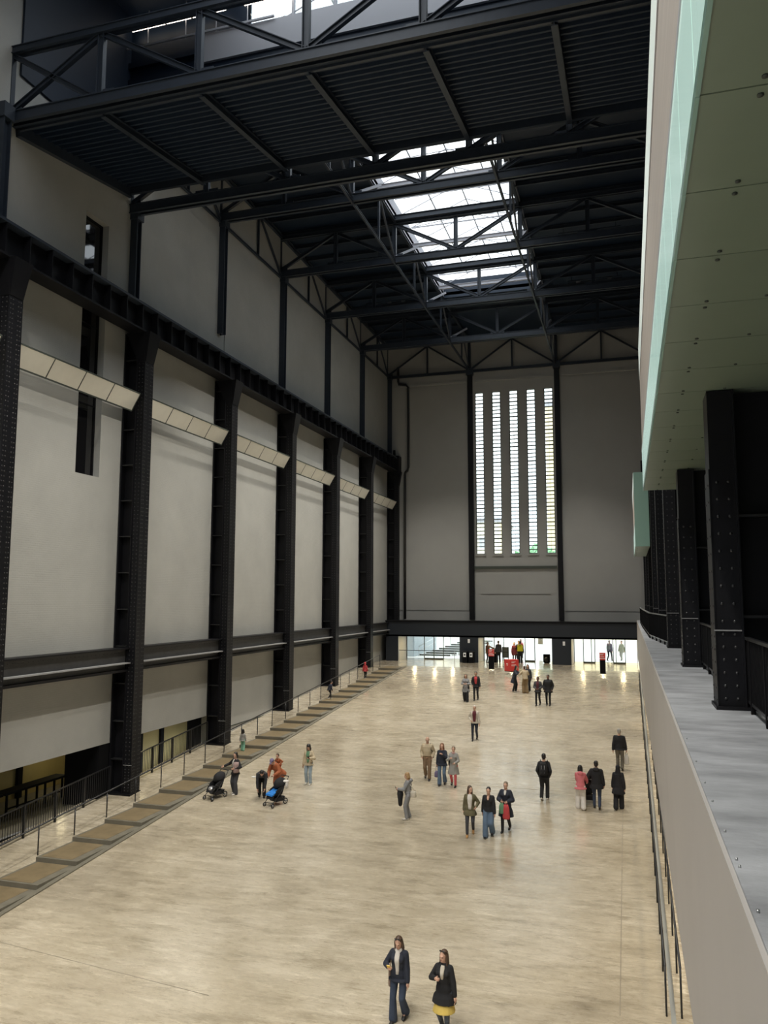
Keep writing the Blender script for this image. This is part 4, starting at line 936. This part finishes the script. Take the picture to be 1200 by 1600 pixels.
def backpack(P, label, m):
    t = thing('backpack', label, 'backpack', P['U'](0, .2, 1.2)); inv = Matrix.Translation(Vector(t.location)).inverted(); rg = []
    for zq, k, dp in ((.97, .85, .09), (1.0, 1, .10), (1.2, 1, .095), (1.36, .9, .075), (1.42, .6, .05)): rg.append([inv @ P['U'](math.cos(a)*.155*k, .215+math.sin(a)*dp, zq) for a in [2*PI*i/14 for i in range(14)]])
    MB().loft(rg).build('pack', m, t, True)
    pk = MB(); rg = []
    for zq, k in ((1.0, .8), (1.03, 1), (1.16, 1), (1.19, .8)): rg.append([inv @ P['U'](math.cos(a)*.11*k, .305+math.sin(a)*.035, zq) for a in [2*PI*i/12 for i in range(12)]])
    pk.loft(rg).build('pocket', m, t, True)
    for sd in (1, -1):
        MB().tube([inv @ P['U'](sd*.1, .15, 1.40), inv @ P['U'](sd*.13, .0, 1.475), inv @ P['U'](sd*.135, -.15, 1.33), inv @ P['U'](sd*.16, -.12, 1.12), inv @ P['U'](sd*.15, .13, 1.02)], .016, 6).build('strap', m, t, True)
        MB().tube([inv @ P['U'](sd*.06, .325, 1.05), inv @ P['U'](sd*.055, .315, 1.33)], .012, 6).build('reflective_strip', GRY, t, True)
    return t
def stroller(label, x, y, rz, seat, canopy, extra=None, cover=None):
    """handle at local +Y, front wheels at -Y"""
    t = thing('pushchair', label, 'pushchair', (x, y, rz_ramp(y)), rz)
    g = .0818*math.cos(rz); FR = RAILM
    for sx_ in (-1, 1):
        for (yy, r) in ((-.36, .085), (.30, .12)):
            c = Vector((sx_*.24, yy, r+g*yy)); rim = MB(); n = 14; rg = []
            for k in range(n+1):
                a = 2*PI*k/n; rg.append(c+Vector((0, math.cos(a), math.sin(a)))*(r-.018))
            rim.tube(rg, .02, 6); w = rim.build('wheel', RUBBER, t, True); MB().tube([c+Vector((-.03, 0, 0)), c+Vector((.03, 0, 0))], .035, 8).build('hub', GRY, w, True)
        MB().tube([(sx_*.22, -.36, .12), (sx_*.23, .02, .46), (sx_*.23, .30, .80), (sx_*.22, .46, 1.02)], .014, 6).build('frame_tube', FR, t, True); MB().tube([(sx_*.23, .30, .12), (sx_*.23, -.02, .5), (sx_*.22, -.2, .58)], .013, 6).build('frame_tube', FR, t, True)
    MB().tube([(-.22, .46, 1.02), (-.2, .49, 1.04), (.2, .49, 1.04), (.22, .46, 1.02)], .018, 6).build('handle', RUBBER, t, True)
    MB().tube([(-.21, -.33, .14), (.21, -.33, .14)], .012, 6).build('foot_bar', FR, t, True)
    D = MB(); D.hexa([(-.19, -.24, .44), (.19, -.24, .44), (.19, .14, .40), (-.19, .14, .40)], [(-.19, -.24, .50), (.19, -.24, .50), (.19, .14, .46), (-.19, .14, .46)]); D.hexa([(-.19, .10, .42), (.19, .10, .42), (.19, .16, .42), (-.19, .16, .42)], [(-.19, .28, .88), (.19, .28, .88), (.19, .34, .86), (-.19, .34, .86)])
    for sx_ in (-1, 1): D.hexa([(sx_*.19-.015, -.2, .46), (sx_*.19+.015, -.2, .46), (sx_*.19+.015, .16, .42), (sx_*.19-.015, .16, .42)], [(sx_*.19-.015, -.12, .60), (sx_*.19+.015, -.12, .60), (sx_*.19+.015, .32, .80), (sx_*.19-.015, .32, .80)])
    D.hexa([(-.17, -.36, .28), (.17, -.36, .28), (.17, -.30, .26), (-.17, -.30, .26)], [(-.18, -.24, .48), (.18, -.24, .48), (.18, -.20, .44), (-.18, -.20, .44)]); D.build('seat', seat, t, True)
    rg = []
    for k in range(7):
        a = R(-20+24*k); rg.append([Vector((math.cos(b)*.215, .24, .74))+Vector((0, -math.cos(a)*.30, math.sin(a)*.26))*math.sin(b) for b in [PI*i/10 for i in range(11)]])
    D = MB(); vs = [p for r_ in rg for p in r_]; n = 11; fs = [(i*n+j, i*n+j+1, (i+1)*n+j+1, (i+1)*n+j) for i in range(6) for j in range(10)]; D.add(vs, fs, True); o = D.build('canopy', canopy, t, True); md = o.modifiers.new('thick', 'SOLIDIFY'); md.thickness = .012
    MB().hexa([(-.2, -.12, .16), (.2, -.12, .16), (.2, .26, .16), (-.2, .26, .16)], [(-.22, -.16, .30), (.22, -.16, .30), (.22, .3, .32), (-.22, .3, .32)]).build('basket', BLK, t, True)
    if cover: MB().hexa([(-.19, -.36, .40), (.19, -.36, .40), (.19, .1, .52), (-.19, .1, .52)], [(-.20, -.34, .46), (.20, -.34, .46), (.19, .14, .64), (-.19, .14, .64)]).build('cover', cover, t, True)
    if extra: MB().ell((0, -.20, .40), .15, .13, .1, 12, 8).build('bundle', extra, t, True)
    return t
# ------------------------------------------------------------------ who is where
def sunglasses(P, label):
    mb = MB(); M3 = P['M'].to_3x3()
    for sd in (1, -1): mb.ell(P['HP'](sd*.034, -.062, .122), .028, .014, .018, 10, 6)
    mb.tube([P['HP'](-.02, -.068, .124), P['HP'](.02, -.068, .124)], .005, 6)
    for sd in (1, -1): mb.tube([P['HP'](sd*.06, -.055, .12), P['HP'](sd*.092, .05, .07)], .005, 6)
    item('sunglasses', label, 'sunglasses', mb, DARKG)
# the two nearest women
P = person('woman in navy jacket, white scarf and flared jeans looking at a yellow phone', -5.02, 17.64, R(-4), 1.74, fem=True, nod=14, stride=.22, lead='R', vox=.011, hands={'R': (-.15, -.27, 1.14)}, curl=(.45, 1.1),
           top=dict(m=NVY, hem=.83, g=.028, flare=.01, sleeve=.014, collar=True, open=(.035, .98, WHT)), legs=('flare', DJEAN), hair=('long', HB), scarf=WHT)
phone(P, 'R', 'phone in a yellow case held up by the woman in the navy jacket', GOLD); bag(P, -1, 'tan shoulder bag at the hip of the woman in the navy jacket', TAN, .11, .26, .34, .82, off=.07, y=.08); sunglasses(P, 'sunglasses pushed up on the hair of the woman in the navy jacket')
P = person('woman in black belted coat over a mustard skirt, right one of the two nearest walkers', -3.97, 17.41, R(-6), 1.68, fem=True, yaw=-18, stride=.25, vox=.011, hands={'R': (-.13, -.2, 1.17), 'L': (.27, -.08, .80)}, curl=(.6, 1.2), top=dict(m=BLK, hem=.66, g=.024, flare=.045, collar=True, open=(.030, 1.17, CRM)),
           legs=('skirt', YEL, .50, PAT), hair=('long', HB))
bag(P, -1, 'black bag on the shoulder of the woman in the black belted coat', BLK, .07, .2, .2, 1.02, off=.02, y=.1); sunglasses(P, 'sunglasses on the head of the woman in the black belted coat')
# three women walking, centre
P = person('woman in olive parka and white shirt, left of three women walking abreast', -5.53, 28.47, R(8), 1.67, fem=True, yaw=35, stride=.34, lead='R', top=dict(m=OLV, hem=.70, g=.03, flare=.015, open=(.055, .93, WHT)), legs=('slim', DGR), hair=('long', HB), shoes=SHT, hands={'L': (.22, -.16, 1.0)})
person('woman in black jumper and wide blue jeans, middle of three women walking abreast', -4.87, 28.45, 0, 1.67, fem=True, stride=.28, lead='R', top=dict(m=BLK, hem=.88, g=.024, sleeve=.022, open=(.028, 1.3, SKIN), name='jumper'), legs=('wide', JEAN), hair=('bun', HK))
P = person('older woman in long dark wrap holding a red bag, right of three women walking abreast', -4.37, 29.12, R(-5), 1.69, fem=True, stride=.3, lead='R', hands={'L': (.12, -.24, 1.05), 'R': (-.12, -.26, 1.07)}, curl=(1, 1), top=dict(m=NVY, hem=.52, g=.03, flare=.05, sleeve=.03, open=(.03, 1.28, WHT), name='wrap'), legs=('slim', BLK), hair=('short', HGB))
handbag(P, 'L', 'red patterned bag hanging from the arm of the woman in the dark wrap', REDC, .26, .5, .14, .06); handbag(P, 'R', 'green bag in front of the woman in the dark wrap', GRN, .2, .36, .10, .05)
# three walkers further up, left of centre
P = person('balding man in beige jacket and brown trousers with a dark strap over one shoulder', -8.5, 34.31, R(6), 1.78, stride=.3, lead='L', hands={'L': 'pocket', 'R': 'pocket'}, top=dict(m=BEI, hem=.90, g=.035, belly=.035, sleeve=.02), legs=('straight', BRN), hair=('bald', HG), width=1.08)
bag(P, 1, 'dark bag slung on the shoulder of the man in the beige jacket', BLK, .08, .2, .24, .98, off=.05, y=.14)
P = person('woman with auburn hair in navy coat and flared jeans carrying a violet bag', -7.71, 33.68, R(4), 1.70, fem=True, stride=.2, lead='R', hands={'L': (.06, -.26, 1.27)}, curl=(1.2, 1), top=dict(m=NVY, hem=.80, g=.026, flare=.012), legs=('flare', JEAN), hair=('long', HR))
handbag(P, 'R', 'violet bag hanging from the hand of the auburn haired woman', PUR, .22, .26, .12, .2)
P = person('woman in light grey tweed coat and coral red trousers', -7.21, 33.62, R(2), 1.62, fem=True, stride=.26, lead='L', hands={'R': (-.12, -.25, 1.2), 'L': (.12, -.3, 1.03)}, curl=(1, 1), top=dict(m=LGR, hem=.52, g=.028, flare=.03, name='coat'), legs=('slim', cloth('coral trousers', (.52, .09, .10))), hair=('short', HGB), scarf=cloth('dusty pink scarf', (.45, .27, .25)))
bag(P, -1, 'black bag at the side of the woman in the grey tweed coat', BLK, .09, .22, .22, 1.0, off=.05)
P = person('girl in grey tracksuit standing side on with a black coat over her arm', -8.03, 29.43, R(-80), 1.68, fem=True, nod=16, stride=.08, hands={'L': (.10, -.36, 1.10), 'R': (-.10, -.32, 1.02)}, curl=(1, 1), top=dict(m=GRY, hem=.92, g=.032, sleeve=.02, hood=GRY, name='hoodie'), legs=('straight', GRY), hair=('bob', HBL), shoes=SHW)
phone(P, 'L', 'dark phone held by the girl in the grey tracksuit')
mb = MB(); rg = []
for q, w, d in ((1.08, .05, .06), (1.04, .16, .10), (.92, .19, .12), (.72, .13, .09), (.52, .10, .07), (.48, .05, .04)): rg.append([P['U'](math.cos(a)*w, -.30+math.sin(a)*d, q) for a in [2*PI*i/12 for i in range(12)]])
item('folded_coat', 'black coat draped over the forearm of the girl in the grey tracksuit', 'coat', mb.loft(rg[::-1]), BLK); bag(P, 1, 'cream bag behind the waist of the girl in the grey tracksuit', CRM, .12, .24, .22, .95, off=-.02, y=.2)
# right of centre, seen from behind
P = person('man in black with a black backpack, walking away alone', -3.39, 32.69, R(178), 1.78, stride=.22, lead='R', hands={'L': 'pocket', 'R': 'pocket'}, top=dict(m=BLK, hem=.84, g=.026), legs=('straight', BLK), hair=('short', HK), shoes=SHW)
backpack(P, 'black backpack with grey strips on the man walking away alone', BLK)
P = person('woman in coral pink hooded jacket and white trousers pushing a pushchair away', -1.96, 31.91, R(184), 1.64, fem=True, stride=.24, lead='L', hands={'R': (-.26, -.36, .98), 'L': (.05, -.36, .98)}, curl=(1.2, 1.2), top=dict(m=PNK, hem=.80, g=.03, flare=.012, hood=PNK, sleeve=.02), legs=('wide', WHT), hair=('bob', HK), shoes=SHT)
stroller('black pushchair pushed away by the woman in the coral pink jacket', -1.76, 32.75, R(182), BLK, BLK)
person('person in black hooded parka and dark jeans walking away', -1.38, 32.11, R(180), 1.78, stride=.24, lead='L', hands={'L': (.2, -.2, 1.05)}, top=dict(m=BLK, hem=.74, g=.036, hood=BLK, sleeve=.022, flare=.01, name='parka'), legs=('slim', DJEAN), hair=('short', HK))
person('woman in black robe and black headscarf walking away', -.59, 32.22, R(178), 1.64, fem=True, stride=.26, lead='R', top=dict(m=BLK, hem=.62, g=.03, flare=.03, sleeve=.025, name='robe'), legs=('wide', BLK), hair=('hijab', BLK), shoes=SHW)
P = person('older man in black jacket and brown trousers walking away with a white bag', -.59, 37.41, R(176), 1.78, stride=.26, lead='L', top=dict(m=BLK, hem=.84, g=.032, sleeve=.02), legs=('straight', cloth('taupe trousers', (.13, .115, .09))), hair=('short', HG), width=1.06)
handbag(P, 'R', 'white carrier bag in the hand of the older man in black', WHT, .22, .42, .10, .14)
# upper part of the ramp
person('white haired person in cream jacket with dark red shirt, walking alone', -7.71, 41.15, R(4), 1.74, stride=.3, lead='R', top=dict(m=CRM, hem=.84, g=.026, open=(.06, .93, cloth('dark red shirt', (.12, .02, .03)))), legs=('slim', NVY), hair=('short', cloth('white hair', (.62, .57, .52))), hands={'R': (-.17, -.1, .95)})
P = person('woman in grey coat and black trousers, left of the couple walking down', -9.95, 50.24, R(2), 1.70, fem=True, stride=.26, lead='L', hands={'L': (.1, -.24, 1.1), 'R': (-.1, -.24, 1.1)}, curl=(1, 1), top=dict(m=GRY, hem=.60, g=.028, flare=.03, name='coat'), legs=('wide', BLK), hair=('bob', HB))
bag(P, 1, 'black bag at the side of the woman in the grey coat', BLK, .09, .2, .22, .86, off=.04)
person('man in black jacket over a red shirt, right of the couple walking down', -9.4, 50.74, R(4), 1.78, stride=.28, lead='R', hands={'R': 'pocket'}, top=dict(m=BLK, hem=.80, g=.028, open=(.055, 1.0, REDC)), legs=('slim', BLK), hair=('short', HK), skin=SKIN2)
person('man in dark jacket with a maroon shirt, left of the pair in dark clothes', -5.45, 49.97, R(-5), 1.72, stride=.25, lead='R', hands={'L': (.1, -.22, 1.0), 'R': (-.1, -.22, 1.0)}, curl=(1, 1), top=dict(m=DGR, hem=.80, g=.03, open=(.05, .95, cloth('maroon shirt', (.10, .025, .035)))), legs=('slim', BLK), hair=('short', HK), skin=SKIND)
person('tall man in black padded coat, right of the pair in dark clothes', -4.85, 50.08, R(-2), 1.82, stride=.1, hands={'L': 'pocket', 'R': 'pocket'}, top=dict(m=BLK, hem=.72, g=.042, sleeve=.03, name='coat', collar=True), legs=('slim', BLK), hair=('short', HK), skin=SKIND, width=1.06)
person('person in long navy coat leaning into an embrace, left of the hugging group', -7.4, 53.82, R(75), 1.72, fem=True, lean=12, stride=.1, hands={'L': (.12, -.45, 1.25), 'R': (-.12, -.45, 1.25)}, curl=(.6, .6), top=dict(m=NVY, hem=.58, g=.03, flare=.02, name='coat'), legs=('straight', BLK), hair=('long', HK), shoes=SHW)
P = person('person in beige jacket and wide khaki trousers hugging, seen from behind', -6.65, 53.52, R(212), 1.74, lean=8, stride=.1, hands={'L': (.2, -.42, 1.2), 'R': (-.2, -.42, 1.2)}, curl=(.6, .6), top=dict(m=BEI, hem=.88, g=.032, sleeve=.02), legs=('wide', KHA), hair=('short', HB), shoes=SHW)
MB().tube([P['U'](.15, .05, 1.41), P['U'](.12, .14, 1.36), P['U'](-.02, .155, 1.18), P['U'](-.16, .13, .98)], .014, 6).build('strap', BRN, P['obj']).matrix_parent_inverse = P['M'].inverted()
person('person with long brown hair in dark coat, behind the hugging pair', -6.55, 54.25, R(-10), 1.74, fem=True, lean=6, stride=.06, top=dict(m=DGR, hem=.7, g=.028, name='coat'), legs=('straight', BLK), hair=('long', HB))
# family on the left
P = person('young woman with dark curly hair in beige jacket and pale jeans, standing alone', -13.26, 32.5, R(4), 1.66, fem=True, nod=14, stride=.1, hands={'L': (.14, -.27, 1.15)}, curl=(1, .5), top=dict(m=BEI, hem=.82, g=.03, sleeve=.02, open=(.05, .95, GRN)), legs=('straight', LJEAN), hair=('curly', HK), shoes=SHW, skin=SKIN2)
phone(P, 'L', 'phone held by the young woman in the beige jacket')
P = person('woman in black cardigan and charcoal trousers with one hand on a pushchair', -15.74, 30.62, R(-22), 1.68, fem=True, yaw=12, nod=8, stride=.12, hands={'R': (-.46, -.22, 1.10), 'L': (.2, -.22, 1.08)}, curl=(.8, .9), top=dict(m=BLK, hem=.82, g=.026, open=(.02, 1.05, WHT), name='cardigan'), legs=('wide', DGR), hair=('bob', HK), shoes=SHW)
bag(P, 1, 'dusty pink bag with white strap on the arm of the woman in the black cardigan', cloth('dusty pink canvas', (.34, .24, .22)), .2, .3, .42, 1.12, off=.04, y=-.12)
stroller('black pushchair with a silver bundle, standing by the stairs', -16.28, 29.95, R(-20), BLK, BLK, extra=mat('silver foil cloth', (.6, .6, .62), .3, metal=.6, var=.3, vscale=14))
person('dark haired person in black bending down beside the blue pushchair', -14.50, 30.55, R(24), 1.74, lean=78, nod=-20, stride=.16, crouch=.05, hands={'L': (.12, -.50, .42), 'R': (-.16, -.48, .40)}, curl=(.6, .6), top=dict(m=cloth('dark grey knit', (.03, .03, .034)), hem=.88, g=.03), legs=('straight', BLK), hair=('short', HK))
P = person('person in rust coat and violet cap leaning over the blue pushchair', -13.98, 31.0, R(-8), 1.72, fem=True, lean=48, nod=-6, stride=.14, hands={'L': (.16, -.56, .86), 'R': (-.12, -.56, .80)}, curl=(1, 1), top=dict(m=ORG, hem=.66, g=.034, sleeve=.025, flare=.02, name='coat'), legs=('wide', ORG), hair=('cap', PUR))
person('toddler with short brown hair riding on the back of the person in the rust coat', -14.05, 31.22, R(-8), .88, z=rz_ramp(31.2)+.66, head=1.5, stride=.16, lean=25, nod=-14, hands={'L': (.2, -.2, 1.0), 'R': (-.2, -.2, 1.0)}, top=dict(m=ORG, hem=.86, g=.03, name='jumper'), legs=('straight', ORG), hair=('short', HB), vox=.013)
stroller('blue and black pushchair with a white blanket on its hood', -13.52, 29.75, R(-24), BLK, BLK, cover=BLU)
mb = MB().ell((-13.22, 29.98, rz_ramp(30)+.86), .16, .12, .05, 12, 8).ell((-13.14, 29.96, rz_ramp(30)+.72), .06, .1, .16, 10, 8); item('blanket', 'white blanket hung over the blue pushchair', 'blanket', mb, WHT)
def stair_z(y): return rz_ramp(30.0+PY*math.floor((y-30.0)/PY))+.157
person('small child in pale top and green trousers on the stairs', -18.4, 36.5, R(190), .98, z=stair_z(36.5), head=1.4, stride=.14, top=dict(m=LGR, hem=.82, g=.03, name='top'), legs=('wide', AQUA), hair=('bob', HK), vox=.013, shoes=SHW)
person('child in black running up the stairs', -18.6, 49.0, R(150), 1.15, z=stair_z(49.0), head=1.28, lean=16, stride=.46, lead='L', top=dict(m=NVY, hem=.86, g=.024, name='top'), legs=('slim', BLK), hair=('short', HK), vox=.014, shoes=SHW)
person('child in red hooded top near the head of the stairs', -18.65, 56.4, R(175), 1.16, z=stair_z(56.4), head=1.26, stride=.2, top=dict(m=PNK if False else REDC, hem=.80, g=.03, name='top'), legs=('slim', BLK), hair=('hoodup', REDC), vox=.014, shoes=SHW)
# at the doors
person('attendant in rust tabard pointing beside the lectern', -11.6, 68.2, R(60), 1.72, z=FZ, stride=.06, hands={'L': (.2, -.5, 1.2)}, top=dict(m=cloth('brown tabard', (.15, .07, .04)), hem=.8, g=.028), legs=('slim', BLK), hair=('short', HK), skin=SKIN2)
person('man in dark clothes standing right of the lectern', -10.68, 68.2, R(200), 1.84, z=FZ, stride=.06, top=dict(m=DGR, hem=.84, g=.028), legs=('straight', BLK), hair=('short', HB))
P = person('attendant in yellow high visibility vest in the middle entrance', -8.86, 68.2, R(186), 1.84, z=FZ, stride=.1, hands={'L': (.2, -.25, 1.1)}, top=dict(m=BLK, hem=.84, g=.026), legs=('straight', BLK), hair=('short', HK), width=1.08)
Q = MB(); Q.loft([ring(Vector((0, 0, h)), Vector((1, 0, 0)), Vector((0, 1, 0)), rx, ry) for h, rx, ry in ((.93, .22, .18), (1.05, .215, .175), (1.2, .225, .18), (1.33, .225, .17), (1.40, .15, .125), (1.44, .10, .10))]); Q.build('vest', VEST, P['obj'], True, P['s'])
person('visitor in dark red coat coming in at the middle entrance', -9.5, 69.3, R(10), 1.70, z=FZ, fem=True, stride=.2, top=dict(m=cloth('wine coat', (.13, .02, .035)), hem=.6, g=.028, name='coat'), legs=('slim', BLK), hair=('bob', HK))
person('visitor in grey jacket coming in behind the yellow vest', -9.15, 69.5, R(-6), 1.80, z=FZ, stride=.2, top=dict(m=DGR, hem=.8, g=.028), legs=('slim', NVY), hair=('short', HB))
P = person('passer by with a backpack striding outside the right entrance', -1.75, 73.2, R(160), 1.84, z=FZ, stride=.5, lead='R', top=dict(m=cloth('mauve jacket', (.16, .14, .2)), hem=.84, g=.03), legs=('slim', BLK), hair=('short', HG))
backpack(P, 'grey backpack on the passer by outside the right entrance', GRY)
person('passer by in pale olive coat outside the right entrance', -.75, 74.3, R(-30), 1.74, z=FZ, fem=True, stride=.4, top=dict(m=cloth('pale olive coat', (.34, .34, .24)), hem=.7, g=.03, name='coat'), legs=('straight', cloth('stone trousers', (.36, .35, .30))), hair=('short', HB))
person('passer by in bright red coat outside the middle entrance', -9.6, 74.5, R(20), 1.72, z=FZ, fem=True, stride=.3, top=dict(m=REDC, hem=.66, g=.03, name='coat'), legs=('slim', NVY), hair=('bob', HB))
